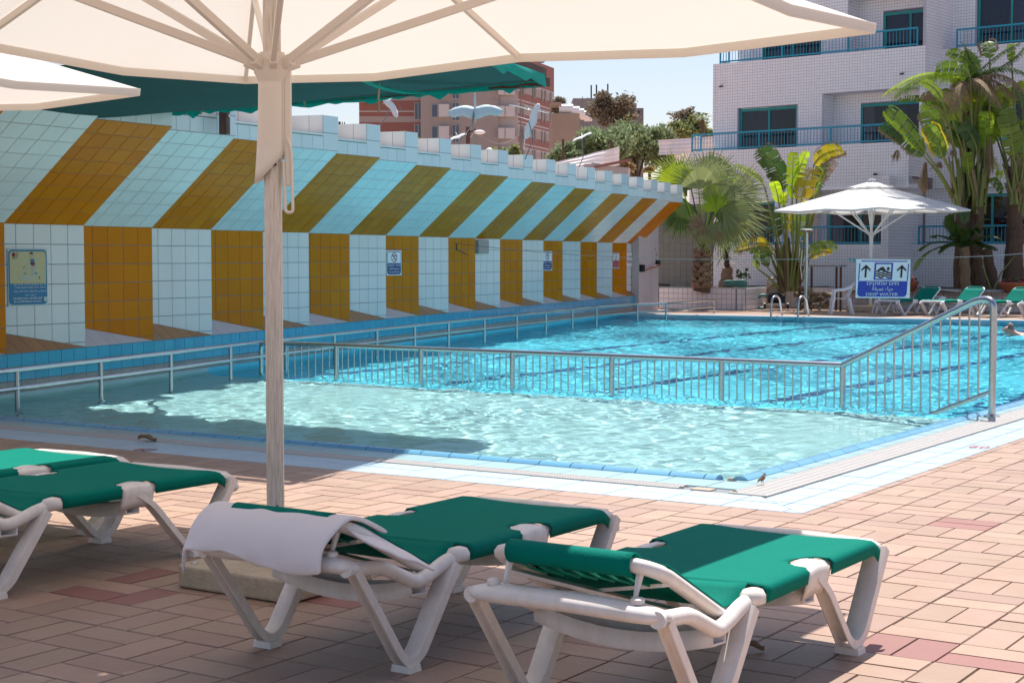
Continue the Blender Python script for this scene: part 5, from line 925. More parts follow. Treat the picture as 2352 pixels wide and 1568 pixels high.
# middle paddle plant
mp_ = thing('giant_bird_of_paradise', 'tall clump of paddle leaves, some bright yellow and torn, left of the far parasol', 'plant'); dp = 45.6
for (bx_, pet, tip, wd, m, torn, edge, dz) in ((1500, (1530, 740), (1545, 185), 115, 'leaf_lime', .1, None, -.1), (1540, (1575, 600), (1695, 180), 95, 'leaf_lime', .1, None, .2), (1480, (1440, 640), (1170, 150), 215, 'leaf_dark', .5, None, .5), (1470, (1400, 560), (1215, 125), 150, 'leaf_dark', .6, 'leaf_dry', .7), (1530, (1625, 770), (1755, 360), 225, 'leaf_yellow', .75, 'leaf_lime', -.3), (1550, (1770, 350), (2085, 160), 140, 'leaf_yellow', .2, 'leaf_dry', .3), (1560, (1800, 330), (2000, 140), 110, 'leaf_lime', .2, None, .5), (1550, (1850, 560), (2010, 290), 100, 'leaf_dry', .9, None, .1), (1550, (1800, 640), (1900, 300), 150, 'leaf_dark', .8, None, .6), (1460, (1385, 770), (1325, 520), 105, 'leaf_lime', .1, None, -.3), (1480, (1440, 800), (1437, 645), 90, 'leaf_lime', .1, None, -.4), (1430, (930, 520), (575, 245), 110, 'leaf_green', .7, 'leaf_yellow', .2), (1440, (1230, 600), (875, 335), 60, 'leaf_lime', .8, None, .4), (1560, (1700, 1320), (2030, 1235), 105, 'leaf_green', .5, None, -.2), (1550, (1720, 1380), (1970, 1290), 80, 'leaf_yellow', .5, None, .1), (1450, (1340, 1290), (900, 1250), 100, 'leaf_yellow', .6, 'leaf_dry', -.1), (1440, (1330, 1335), (1060, 1300), 60, 'leaf_green', .2, None, -.3), (1500, (1600, 1150), (1640, 850), 190, 'leaf_green', .6, 'leaf_yellow', .5), (1470, (1380, 1150), (1300, 800), 200, 'leaf_dark', .5, None, .8), (1400, (1160, 1500), (1150, 1300), 70, 'leaf_green', .1, None, -.2), (1420, (1260, 1480), (1230, 1250), 90, 'leaf_dark', .1, None, .1), (1520, (1520, 1080), (1440, 830), 140, 'leaf_green', .3, None, .9)):
    b_ = at(CA, bx_, 1650, dp); b_.z = ZP-.05; k = .2083*dp/FPX*.9
    paddle(mp_, b_+RGT*random.uniform(-.1, .1), at(CA, *pet, dp+dz), at(CA, *tip, dp+dz*1.3+random.uniform(-.3, .3)), wd*k*1.3, m, face=-FWD+RGT*random.uniform(-.6, .6)+UP*.2, torn=torn, edge=edge)
for k in range(12): x0 = 1400+18*k; b_ = at(CA, x0, 1680, dp); e = at(CA, 1340+26*k+random.uniform(-30, 30), 1180+random.uniform(-80, 250), dp+random.uniform(-.3, .4)); mb = MB(); mb.tube([V(b_.x, b_.y, ZP-.1), (b_+e)/2+RGT*.02, e], [.075, .06, .03], 6); mb.build('stalk', 'stalk' if k % 3 else 'bark', mp_, smooth=60)
# right-hand clump of three trunks
rp_ = thing('giant_bird_of_paradise', 'tallest clump of huge ragged paddle leaves on brown trunks at the right edge', 'plant'); dp = 44.6
for (cc, b, pet, tip, wd, m, torn, edge, dz) in ((CC, (1420, 1330), (1000, 640), (450, 15), 200, 'leaf_green', .15, 'leaf_lime', -1.0), (CC, (1400, 1330), (985, 690), (400, 215), 250, 'leaf_dark', .2, 'leaf_dry', -.4), (CC, (1450, 1340), (1255, 700), (1010, 10), 250, 'leaf_green', .25, 'leaf_dry', -.5), (CC, (1450, 1340), (1240, 720), (1030, 230), 190, 'leaf_green', .5, 'leaf_yellow', -1.0), (CC, (1720, 1450), (1800, 590), (1835, 40), 210, 'leaf_lime', .35, None, .1), (CC, (1690, 1440), (1700, 600), (1480, 230), 240, 'leaf_dark', .3, None, -.2), (CC, (1650, 1430), (1590, 930), (1565, 620), 140, 'leaf_green', .05, None, -.6), (CC, (1760, 1440), (1760, 640), (1620, 260), 200, 'leaf_green', .4, None, .4), (CC, (2270, 1500), (2215, 720), (2105, 5), 330, 'leaf_green', .3, None, -.5), (CC, (2310, 1500), (2345, 790), (2330, 240), 330, 'leaf_green', .2, None, .0),
        (CB, (1700, 2600), (1745, 1010), (1280, 700), 170, 'leaf_green', .3, None, .2), (CB, (1650, 2600), (1610, 1050), (1130, 955), 190, 'leaf_green', .35, 'leaf_lime', -.2), (CB, (1800, 2600), (1880, 810), (1830, 565), 190, 'leaf_green', .4, 'leaf_dry', .3), (CB, (2200, 2600), (2180, 860), (2165, 600), 110, 'leaf_lime', .2, None, .2), (CB, (1500, 2700), (1225, 1375), (925, 1105), 120, 'leaf_green', .1, None, -.6), (CB, (1600, 2700), (1460, 1460), (920, 1320), 150, 'leaf_dry', .5, None, -.3), (CB, (1600, 2700), (1430, 1290), (1375, 1060), 130, 'leaf_lime', .4, None, .1), (CB, (1650, 2700), (1600, 1440), (1540, 1060), 190, 'leaf_yellow', .4, 'leaf_green', .2), (CB, (1700, 2700), (1330, 1560), (600, 1360), 110, 'leaf_green', .8, None, -.1), (CB, (2200, 2700), (2100, 1500), (2050, 1150), 260, 'leaf_lime', .35, None, .6), (CB, (1750, 2700), (1800, 1600), (1560, 1330), 240, 'leaf_dark', .3, None, .5), (CB, (2250, 2700), (2330, 1500), (2230, 1180), 160, 'leaf_dark', .3, None, .7), (CB, (1800, 2800), (1900, 1750), (1830, 1380), 230, 'leaf_green', .4, None, .9), (CC, (1800, 1480), (1900, 760), (2040, 980), 130, 'leaf_lime', .8, None, .6), (CC, (1750, 1480), (1850, 700), (1700, 600), 160, 'leaf_lime', .5, None, .8), (CC, (1750, 1480), (1880, 1000), (2050, 1180), 110, 'leaf_green', .3, None, .3), (CC, (1500, 1480), (1350, 480), (1300, 60), 260, 'leaf_dark', .3, None, .9), (CC, (1500, 1480), (1480, 560), (1350, 300), 200, 'leaf_dark', .2, None, 1.0)):
    k = .1668*dp/FPX*.95; b_ = at(cc, *b, dp+.1)
    paddle(rp_, b_, at(cc, *pet, dp+dz), at(cc, *tip, dp+dz*1.4+random.uniform(-.3, .3)), wd*k*1.12, m, face=-FWD+RGT*random.uniform(-.5, .5)+UP*.15, torn=torn, edge=edge)
for (x0, y0, x1, y1, r0, r1, dz) in ((1560, 2100, 1510, 560, .20, .10, .35), (1440, 2050, 1460, 1280, .13, .12, .0), (1700, 2050, 1740, 1380, .14, .13, -.1), (2210, 2150, 2230, 820, .30, .22, .2)):
    p, q = at(CC, x0, y0, dp+dz), at(CC, x1, y1, dp+dz); trunk(rp_, V(p.x, p.y, ZP-.1), q, r0, r1, 'bark')
for k in range(36): # inner leaves that fill the crowns
    cx_, cy0 = random.choice(((1500, 400), (1750, 350), (1800, 150), (2280, 400), (2150, 100), (1250, 350), (1400, 150), (1600, 50), (1950, 0), (2200, -100), (1700, -100))); kk = .1668*dp/FPX; a = random.uniform(-1.1, 1.1); L = random.uniform(380, 560); x0, y0 = cx_+random.uniform(-80, 80), cy0+random.uniform(0, 200); dz = random.uniform(.0, 1.3)
    paddle(rp_, at(CC, 1500 if cx_ < 1900 else 2250, 1450, dp+.3), at(CC, x0, y0, dp+dz), at(CC, x0+math.sin(a)*L, y0-math.cos(a)*L, dp+dz+random.uniform(-.4, .4)), random.uniform(150, 240)*kk*1.05, random.choice(('leaf_green', 'leaf_dark', 'leaf_lime', 'leaf_green')), face=-FWD+RGT*random.uniform(-.8, .8)+UP*.2, torn=random.uniform(.2, .7), n=16)
for k in range(46): # stalk fans below the crowns and shaggy fibres
    cx_, w_ = ((1440, 60), (1720, 70), (2230, 110))[k % 3]; b_ = at(CC, cx_+random.uniform(-1, 1)*w_*.6, 1480 if k % 3 < 2 else 1350, dp+random.uniform(-.2, .1)); e = at(CC, cx_+random.uniform(-2.2, 1.2)*w_, 760+random.uniform(-120, 350), dp+random.uniform(-.4, .3)); mb = MB(); mb.tube([b_, (b_+e)/2, e], [.05, .04, .022], 6); mb.build('stalk', 'stalk' if random.random() < .75 else 'boot', rp_, smooth=60)
for k in range(26): x, y = random.uniform(2090, 2330), random.uniform(780, 1300); p = at(CC, x, y, dp-.15); mb = MB(); d = V(random.uniform(-.5, .5), -.2, random.uniform(-.1, .8)); mb.span(p, p+d*.45, .06, .012); mb.build('leaf_base', 'boot', rp_)
# feather palm fronds within the clump, green and dried
dpm = thing('date_palm', 'feathery palm with arching fronds and hanging dried skirts amid the big paddle leaves', 'palm tree'); hub = at(CB, 1560, 1150, dp+.5); b_ = at(CC, 1620, 2100, dp+.6); trunk(dpm, V(b_.x, b_.y, ZP-.1), hub, .17, .15, 'bark')
for (mx_, my_, tx, ty, m, hg, dz) in ((1050, 780, 430, 1290, 'leaf_lime', 1.0, -.5), (1000, 850, 560, 1330, 'leaf_green', 1.1, -.2), (2000, 800, 2360, 1010, 'leaf_dark', .6, -.3), (2050, 850, 2340, 1250, 'leaf_dry', .9, -.5), (1900, 950, 2230, 1330, 'leaf_dry', .9, -.2), (1750, 900, 2050, 1500, 'leaf_dry', 1.0, -.6), (1700, 850, 1500, 600, 'leaf_dark', .4, .3), (2000, 700, 2250, 600, 'leaf_dark', .6, .4), (2200, 900, 2400, 600, 'leaf_dark', .6, .3), (1450, 1000, 1380, 1560, 'leaf_dry', .8, -.4)):
    pinnate(dpm, hub, at(CB, mx_, my_, dp+dz*.5), at(CB, tx, ty, dp+dz), .55, m, 58, hg, 'frond' if m != 'leaf_dry' else 'dry_frond')
for (x, y, y2) in ((1000, 770, 1240), (1890, 430, 1000), (610, 600, 800), (1190, 770, 900), (1395, 600, 720)):
    mb = MB(); p = at(CC, x, y, dp-.4); q = at(CC, x-30, y2, dp-.4)
    for k in range(26): o = V(random.gauss(0, .06), random.gauss(0, .06), 0); mb.tube([p+o*.3, (p+q)/2+o, q+o*1.2+UP*random.uniform(0, .3)], [.008, .012, .004], 4, cap=False)
    mb.build('dry_frond', 'leaf_dry', dpm)
cy_ = thing('cycad', 'low dark feathery cycad in front of the brown trunks at the right', 'plant'); dp2 = 43.6; hub = at(CD, 1245, 720, dp2); b_ = at(CD, 1265, 1150, dp2); trunk(cy_, V(b_.x, b_.y, ZP-.1), hub, .14, .15, 'boot')
for (mx_, my_, tx, ty) in ((900, 650, 745, 950), (950, 600, 800, 760), (1000, 560, 930, 630), (1150, 450, 1080, 420), (1250, 400, 1230, 330), (1380, 430, 1480, 450), (1450, 560, 1600, 640), (1420, 650, 1560, 760), (1350, 520, 1530, 520), (1100, 640, 1000, 780), (1200, 560, 1120, 640), (1330, 600, 1440, 730), (1300, 480, 1380, 590), (1050, 520, 1120, 400)): pinnate(cy_, hub+V(random.uniform(-.05, .05), 0, 0), at(CD, mx_, my_, dp2+random.uniform(-.5, .3)), at(CD, tx, ty, dp2+random.uniform(-.7, .5)), .34, 'leaf_dark', 52, .4)
for k, (x0, y0, x1, y1, r0, r1, dz, lb) in enumerate(((1420, 1150, 1370, 790, .16, .13, .3, 'bare brown leaning trunk just right of the cycad'), (1540, 1150, 1460, 740, .20, .15, .5, 'bare brown trunk second to the right of the cycad'), (1200, 1150, 1225, 820, .10, .09, .5, 'thin bare trunk half hidden behind the cycad stem'), (1700, 1160, 1760, 560, .30, .22, .6, 'stout ringed brown trunk left of the wide flower bowl'))):
    p, q = at(CD, x0, y0, dp2+dz), at(CD, x1, y1, dp2+dz); t = thing('palm_trunk', lb, 'palm trunk', (p.x, p.y, ZP-.1), group='bare palm trunks in the planter'); o = V(p.x, p.y, ZP-.1); trunk(t, V(0, 0, 0), V(q.x, q.y, q.z)-o, r0, r1, 'bark')
for (xa, ya, xb, yb_, xc_, yc_) in ((1510, 1120, 1450, 980, 1415, 800), (1530, 1120, 1600, 980, 1740, 810)): p, q, r_ = (at(CD, x, y, 43.3) for x, y in ((xa, ya), (xb, yb_), (xc_, yc_))); mb = MB(); mb.tube([V(p.x, p.y, ZP-.05), q, r_], [.035, .025, .01], 5); mb.build('stalk', 'stalk', cy_, smooth=60)
# ------------------------------------------------------------ beyond the wall: bank, trees, fences, buildings
mb = MB(); rows = []
for j in range(14):
    row = []
    for i in range(46):
        x = -120+i*3.4; y = 52+j*9; h = min(1, j/2.2)*(3.2+.9*math.sin(x*.21+j)+.5*math.sin(x*.6)*math.cos(j*1.4)) if x < -22 else min(1, max(0, (-10-x)/12))*2.5*min(1, j/2.2); row.append(V(x-6, y, -.1+h))
    rows.append(row)
mb.grid(rows); tag(mb.build('sand_bank', 'sand', smooth='all'), kind='structure')
def tree(name, label, cat, u, v, ru, rv, dep, m, n, leaf=.16, trunk_to=0., clumps=9, group=None, ragged=.55, m2=None, trunk_up=0.):
    c = AD(u, v, dep); s_ = dep/FPX; rx, rz = ru*s_, rv*s_; t = thing(name, label, cat, (c.x, c.y, trunk_to), group=group); c = V(0, 0, c.z-trunk_to); mb = MB(); cl = []
    for k in range(clumps): a = random.uniform(0, 2*PI); e = random.uniform(-.7, 1.2); q = random.uniform(.35, .95); cl.append((c+RGT*math.cos(a)*math.cos(e)*rx*q+FWD*math.sin(a)*math.cos(e)*rx*q*.8+UP*math.sin(e)*rz*q, random.uniform(.2, .42)))
    for k in range(n):
        cc, q = random.choice(cl); g = V(random.gauss(0, 1), random.gauss(0, 1), random.gauss(0, 1)); g = g.normalized()*abs(random.gauss(.75, .3)); p = cc+V(g.x*rx*q, g.y*rx*q, g.z*rz*q*1.05)
        a = random.uniform(0, 2*PI); d = V(math.cos(a)*(1-trunk_up*.6), math.sin(a)*(1-trunk_up*.6), random.uniform(-.6, .9)+trunk_up).normalized(); s0 = d.cross(V(random.gauss(0, 1), random.gauss(0, 1), random.gauss(0, 1))).normalized(); L = leaf*random.uniform(.5, 1.6); mb.add([p, p+d*L*.5+s0*L*(.28-.16*trunk_up), p+d*L, p+d*L*.5-s0*L*(.28-.16*trunk_up)], [(0, 1, 2, 3)], 1 if m2 and random.random() < .35 else 0)
    tag(mb.build('crown', [m, m2 or m], t), kind='stuff')
    mb = MB(); b0 = V(0, 0, 0); mb.tube([b0, b0*.5+c*.5+V(.1, 0, 0), c], [.14*rx**.5, .10*rx**.5, .04], 7)
    for cc, q in cl[:7]: mb.tube([c*.6+b0*.4, (c+cc)/2, cc], [.07*rx**.5, .045*rx**.5, .012], 5)
    mb.build('trunk', 'twig', t, smooth=60)
    return t
tree('olive_tree', 'round grey brown tree standing before the unfinished concrete building', 'tree', 1405, 262, 54, 42, 150, 'olive', 11000, .30, 2, 16)
tree('olive_tree', 'half hidden grey brown tree right against the red brick building', 'tree', 1289, 247, 22, 22, 175, 'olive', 2200, .34, 2, 8)
tree('tamarisk', 'pale green feathery tree behind the fallen corrugated fence', 'tree', 1372, 340, 66, 56, 96, 'tamarisk', 13000, .22, 3, 22, trunk_up=.5)
tree('tamarisk', 'low pale green shoot mass at the foot of the brick building', 'tree', 1306, 366, 40, 38, 94, 'tamarisk', 5500, .20, 3, 10, trunk_up=.5)
tree('tamarisk', 'darker green feathery tree behind the gap in the corrugated fence', 'tree', 1462, 352, 74, 68, 104, 'tamarisk_dark', 17000, .23, 3, 22, m2='tamarisk', trunk_up=.5)
tree('tamarisk', 'thin wispy tree right of the darker feathery tree', 'tree', 1528, 355, 46, 56, 110, 'tamarisk', 5500, .22, 3, 12, m2='tamarisk_dark', trunk_up=.6)
tree('bushy_tree', 'sparse yellow green tree just left of the white hotel', 'tree', 1594, 296, 54, 38, 118, 'shrub', 6500, .24, 3, 20, m2='tamarisk_dark'); tree('bushy_tree', 'bare topped brownish sprigs rising over the sparse yellow green tree', 'tree', 1575, 268, 36, 20, 119, 'olive', 420, .26, 6, 12)
pt_ = thing('distant_palm', 'tiny dark palm head rising beside the top of the hotel corner', 'palm tree'); hub = AD(1614, 272, 112); trunk(pt_, V(hub.x, hub.y, 2), hub, .2, .15, 'bark')
for k in range(14): a = 2*PI*k/14; e = random.uniform(-.4, .9); d = RGT*math.cos(a)*math.cos(e)+FWD*math.sin(a)*math.cos(e)+UP*math.sin(e); fan(pt_, hub+d*.3, d, .55, 'leaf_dark', UP+d*.2, 1.8, 9)
tree('dry_bush', 'straw coloured dry bush at the foot of the bank', 'bush', 1432, 387, 22, 16, 66, 'straw', 1400, .16, 3, 6); tree('dry_bush', 'small straw coloured tuft near the lower corrugated panel', 'bush', 1492, 388, 12, 8, 64, 'straw', 300, .16, 3, 4)
for (u, v, ru, rv, lb, n) in ((968, 330, 28, 14, 'grey green bush showing above the wall under the beige building', 1500), (925, 314, 22, 9, 'small bush showing above the wall below the brick bands', 700), (1170, 352, 22, 22, 'upright green bush by the foot of the brick building', 1400), (1130, 350, 18, 8, 'low yellowish bush behind the wall merlons', 500)): tree('bush', lb, 'bush', u, v, ru, rv, 58, 'shrub', n, .13, 1, 7, m2='tamarisk')
# corrugated fence pieces
def corr(label, pts, dep, dep2, ribs=4):
    t = thing('corrugated_fence', label, 'fence', group='battered white corrugated fence pieces'); a, b, c, d = [AD(u, v, dp_) for (u, v), dp_ in zip(pts, (dep, dep2, dep2, dep))]; mb = MB(); n = (b-a).cross(d-a).normalized(); rows = []
    for j in range(ribs*6+1):
        f = j/(ribs*6); rows.append([a*(1-g)*(1-f)+b*g*(1-f)+c*g*f+d*(1-g)*f+n*(.012*math.sin(f*ribs*2*PI)+.05*math.sin(g*5+f*3)+.02*math.sin(g*17)) for g in np.linspace(0, 1, 15)])
    mb.grid(rows); mb.build('sheet', 'corrug', t, smooth='all'); return t
c1_ = corr('long white corrugated sheet sagging diagonally behind the wall merlons', [(1262, 374), (1420, 339), (1424, 379), (1281, 396)], 57, 60)
c2_ = corr('upper white corrugated sheet butting against the hotel balcony', [(1511, 322), (1645, 313), (1645, 352), (1512, 356)], 60, 57); c3_ = corr('lower white corrugated sheet under the hotel balcony end', [(1548, 356), (1645, 352), (1645, 392), (1549, 388)], 59.5, 57.5)
for c_, pp_ in ((c1_, ((1293, 320, 1300, 366), (1404, 324, 1409, 400))),):
    for u0, v0, u1, v1 in pp_: mb = MB(); p, q = AD(u0, v0, 60.3), AD(u1, v1, 60.3); q.z = 1.; mb.span(p, q, .09, .09, up=FWD); mb.build('post', 'rust', c_)
mb = MB(); q = AD(1395, 393, 58.5); mb.box(q, (1.6, .8, .35), Euler((0, .1, .4)).to_matrix(), mi=0); mb.box(q+V(.4, -.3, .25), (1.4, .12, .1), Euler((0, -.2, .7)).to_matrix(), mi=1); mb.box(q+V(-.7, -.2, .2), (.9, .1, .3), Euler((.2, .1, .3)).to_matrix(), mi=0); tag(mb.build('rubble', ['palewall', 'deckred']), 'heap of broken boards and a red bar under the fallen fence', kind='stuff')
# brick and beige apartment block
def quadwall(mb, p, d, L, z0, z1, n, th=.3, mi=0): mb.prism([(0, z0), (L, z0), (L, z1), (0, z1)], V(p.x, p.y, 0), d, UP, -n*th, mi)
ap = thing('apartment_block', 'tall brick red and beige banded apartment block behind the gull cutouts', 'building'); DB = 200.; zpx = lambda v, d=DB: HC+(590-v)*d/FPX+0.
P0_, P1_, P2_ = AD(825, 300, DB), AD(968, 300, DB), AD(1187, 300, DB-2.); nF = -FWD; top = zpx(118)
def facade(d, p, L, bands, n, th=.3):
    for (v0, v1, m) in bands: mb = MB(); quadwall(mb, p, d, L, v0, v1, n, th); mb.f = [x[::-1] for x in mb.f]; mb.build('wall_band', m, ap)
dB = (P2_-P1_); dB.z = 0; LB = dB.length; dB.normalized()
fl = 2.70; zz = zpx(302); bands = [(0, zz-fl*2, 'beige')]
for k in range(-2, 6):
    z0 = zz+fl*k; bands += [(z0, z0+.62, 'beige' if False else 'beige')] if False else []
    bands += [(z0, z0+1.04, 'brick_red'), (z0+1.04, z0+1.04+.30*0+.02, 'palewall')]
    bands += [(z0+1.06, z0+2.10-.34, 'beige'), (z0+1.76, z0+2.30, 'brick_red'), (z0+2.30, z0+2.46, 'palewall'), (z0+2.46, z0+2.70, 'brick_red')]
bands = [(a, min(b, top), m) for a, b, m in bands if a < top and b > 0]; bands = [(max(a, 0), b, m) for a, b, m in bands]
facade(RGT, P0_, (P1_-P0_).length, bands, nF)
facade(RGT, P1_+nF*1.5, LB-2.4, [(0, top, 'beige')], nF, 2.); facade(RGT, P1_+nF*1.2+RGT*(LB-2.4), 2.4, [(0, top+.6, 'palewall')], nF, 2.)
def win(p, d, w_, h, n, m='pane', fr='palewall', nm='window'):
    mb = MB(); mb.prism([(-w_/2-.08, -h/2-.08), (w_/2+.08, -h/2-.08), (w_/2+.08, h/2+.08), (-w_/2-.08, h/2+.08)], p, d, UP, n*.06); mb.f = [x[::-1] for x in mb.f]; f = mb.build(nm, fr, ap); mb = MB(); mb.prism([(-w_/2, -h/2), (w_/2, -h/2), (w_/2, h/2), (-w_/2, h/2)], p+n*.06, d, UP, n*.03); mb.f = [x[::-1] for x in mb.f]; mb.build('pane', m, f); mb = MB(); mb.span(p-UP*h/2+n*.09, p+UP*h/2+n*.09, .07, .05, up=n); mb.build('mullion', fr, f); return f
for k in range(-1, 5):
    zc = zpx(337.5)+2.70*k+1.55
    if zc > top-.5 or zc < 2: continue
    c = P1_+nF*1.55; b = lambda u: (AD(u, 300, DB-1.5)-c).dot(RGT)
    win(V(c.x, c.y, zc)+RGT*b(1005), RGT, 1.35, 1.5, nF); mb = MB(); mb.box(V(c.x, c.y, zc)+RGT*b(1020)+nF*.35, (1.3, .7, 1.55), Matrix.Rotation(YAW, 3, 'Z')); mb.build('air_conditioner', 'ac', ap)
    win(V(c.x, c.y, zc-.1)+RGT*b(1047), RGT, .75, 2.1, nF); c2b = P0_+nF*.02; win(V(c2b.x, c2b.y, zc+.1)+RGT*((AD(960.5, 300, DB)-c2b).dot(RGT)), RGT, .8, 2.0, nF)
    for u in (1152, 1172): mb = MB(); mb.box(V(c.x, c.y, zc-.1)+RGT*b(u)+nF*.3, (.8 if u < 1160 else 1.2, .7, 1.3), Matrix.Rotation(YAW, 3, 'Z')); mb.build('air_conditioner', 'ac', ap)
ya = R(18.8); dR = RGT*math.sin(ya)+FWD*math.cos(ya); nR = RGT*math.cos(ya)-FWD*math.sin(ya); cr = AD(1187, 300, DB-.8); LR = 15.6; b2 = []; zt = zpx(131)
zz = zpx(131)-3.6
b2 = [(zt-3.2, zt, 'brick_red')]; k = 0; z = zt-3.2
while z > .5: b2 += [(z-.30, z, 'palewall'), (z-1.35, z-.30, 'beige'), (z-2.25, z-1.35, 'brick_red'), (z-2.45, z-2.25, 'palewall'), (z-2.70, z-2.45, 'brick_red')]; z -= 2.70
facade(dR, cr, LR, [(max(a, 0), b, m) for a, b, m in b2 if b > 0], nR); mb = MB(); q = cr-nR*4+dR*8; z = zt-3.2
while z > 3:
    for f_ in (.10, .16, .42, .47, .66, .75, .90): p = cr+dR*LR*f_; mb2 = MB(); mb2.prism([(-.30, -1.7), (.30, -1.7), (.30, -.15), (-.30, -.15)], V(p.x, p.y, z)+nR*.02, dR, UP, nR*.05); mb2.f = [x[::-1] for x in mb2.f]; mb2.build('window', 'raw', ap)
    z -= 2.70
mb = MB(); mb.box(V(*(P0_+dR*8+RGT*9)[:2], zt/2-.3), (17.5, 14, zt-.6), Matrix.Rotation(YAW, 3, 'Z')); mb.build('building_mass', 'beige', ap)
for i in range(5): p = cr+dR*(1.5+i*2.9)-nR*1.6; mb = MB(); mb.box(V(p.x, p.y, zt+.9), (2.6, 2.4, .08), Matrix.Rotation(YAW-ya, 3, 'Z') @ Matrix.Rotation(R(28), 3, 'X')); mb.build('solar_panel', 'panel_solar', ap); mb = MB(); mb.span(V(p.x, p.y, zt-.1), V(p.x, p.y, zt+.9), .08, .08); mb.build('panel_support', 'raw', ap)
mb = MB(); p = AD(838, 226, DB-1); mb.box(p, (2.6, 1.6, .9), Matrix.Rotation(YAW, 3, 'Z')); mb.build('balcony', 'palewall', ap)
# unfinished concrete building and the low tan one with tanks
rw = thing('unfinished_building', 'grey unfinished concrete building with bare rods on its roof', 'building'); DR = 250.; a_ = AD(1318, 230, DR); zt = zpx(229, DR)
def bx(t, u0, u1, z0, z1, dep, dk, m, nm): p, q = AD(u0, 300, dep), AD(u1, 300, dep); mb = MB(); c = (p+q)/2+FWD*dk/2; mb.box(V(c.x, c.y, (z0+z1)/2), ((q-p).length, dk, z1-z0), Matrix.Rotation(YAW, 3, 'Z')); return mb.build(nm, m, t)
bx(rw, 1318, 1444, 0, zt-1.6, DR+1, 16, 'raw', 'wall'); bx(rw, 1316, 1446, zt-1.6, zt, DR, 18, 'raw', 'roof'); bx(rw, 1446, 1462, 0, zt-.6, DR+3, 14, 'raw', 'wall'); bx(rw, 1460, 1478, 0, zpx(243, DR), DR+6, 12, 'raw', 'wall')
for u0, u1, v0, v1 in ((1343, 1357, 249, 264), (1360, 1376, 248, 264), (1428, 1436, 240, 258), (1448, 1453, 243, 256), (1454, 1459, 244, 257), (1465, 1469, 250, 262)): p, q = AD(u0, v0, DR-.5), AD(u1, v1, DR-.5); bx(rw, u0, u1, q.z, p.z, DR-.05 if u0 < 1445 else DR+2.9, .2, 'dark', 'window')
for u, v in ((1358, 196), (1370, 195), (1396, 193), (1435, 214), (1460, 222), (1338, 222), (1350, 224)): p = AD(u, v, DR+2); mb = MB(); r_ = .22 if v < 200 else .1; mb.span(V(p.x, p.y, zt-.2), p, r_, r_, up=FWD); mb.build('rod', 'dark', rw)
tb = thing('tan_house', 'low tan house with a row of white water tanks on its roof', 'house'); DT_ = 170.; zt = zpx(263, DT_); bx(tb, 1268, 1331, 0, zt, DT_, 14, 'tan', 'wall'); bx(tb, 1264, 1290, zpx(238, DT_)-.3, zpx(238, DT_), DT_, 3, 'tan', 'canopy')
for i, u in enumerate((1300, 1316, 1328, 1337, 1344, 1351)): p = AD(u, 257+i*1.6, DT_+1+i*2.2); mb = MB(); mb.tube([V(p.x, p.y, zt+.55)-RGT*(.75-.06*i), V(p.x, p.y, zt+.55)+RGT*(.75-.06*i)], .52-.03*i, 12); mb.build('water_tank', 'plastic', tb, smooth=40)
# street lamps, mast, antenna, post on the roof
t = thing('street_lamp', 'dark timber street lamp pole with one curved arm before the beige building', 'street lamp'); p = AD(1075, 292, 75); mb = MB(); mb.span(V(p.x, p.y, 0), p, .20, .20, up=FWD); mb.build('pole', 'timber', t); mb = MB(); mb.span(p-UP*.5-RGT*.35, p-UP*.1+RGT*.35, .07, .07); mb.build('crossarm', 'timber', t)
a_ = AD(1079, 316, 75); e = AD(1094, 305, 75); mb = MB(); mb.tube([a_, a_*.5+e*.5+UP*.1, e], .035, 6); mb.build('arm', 'steel', t); mb = MB(); mb.lathe([(.06, -.08), (.26, -.03), (.28, .05), (.12, .12)], e+RGT*.15, 12); mb.build('fixture_head', 'plastic', t, smooth=50); e = AD(1210, 314, 75); mb = MB(); mb.tube([AD(1203, 345, 75), AD(1205, 318, 75), e], .035, 6); mb.build('arm', 'steel', t)
t = thing('lattice_mast', 'thin lattice mast carrying wires in front of the brick building', 'mast'); p = AD(1198, 292, 80); 
mb = MB()
for sx, sy in ((-.22, -.22), (.22, -.22), (.22, .22), (-.22, .22)): mb.tube([V(p.x+sx, p.y+sy, 0), p+V(sx*.2, sy*.2, 0)], .025, 4)
mb.build('mast_leg', 'raw', t)
mb = MB()
for k in range(14): z = k/14*p.z; f = 1-.8*k/14; mb.span(V(p.x-.22*f, p.y, z), V(p.x+.22*f, p.y, z+p.z/14), .03, .03)
mb.build('lattice', 'raw', t)
for k in range(4): q = AD(1100, 308+8*k, 76); mb = MB(); pp_ = p-UP*(.6*k+.3); mb.tube([q+(pp_-q)*f-UP*.5*math.sin(PI*f) for f in np.linspace(0, 1, 9)], .012, 4); mb.build('wire', 'wire', t)
t = thing('floodlight', 'small white floodlight on a bracket on top of the striped wall', 'floodlight'); p = on(592, 246, W0+Nw*.3, Nw); s_ = math.sqrt(1); mb = MB(); mb.box(p, (.32, .22, .05), Euler((.5, -.2, .4)).to_matrix()); mb.build('fixture_head', 'plastic', t, bevel=.01); mb = MB(); mb.span(p, V(p.x-.03, p.y, ZM-.02), .05, .05, up=FWD); mb.span(p-UP*.04+RGT*.06, V(p.x+.02, p.y, ZM-.02), .03, .03, up=FWD); mb.build('bracket', 'plastic', t)  # the camera on the wall top, built as a plain lamp shape
t = thing('antenna', 'dark pronged antenna mast seen over the striped wall left of the apartment block', 'antenna'); p = AD(780, 292, 90); mb = MB(); mb.span(V(p.x, p.y, 0), p+UP*.3, .12, .12, up=FWD); mb.build('mast', 'dark', t); mb = MB()
for dz in (-.28, -.05): mb.span(p-RGT*.35+UP*dz, p+RGT*.35+UP*dz, .05, .05)
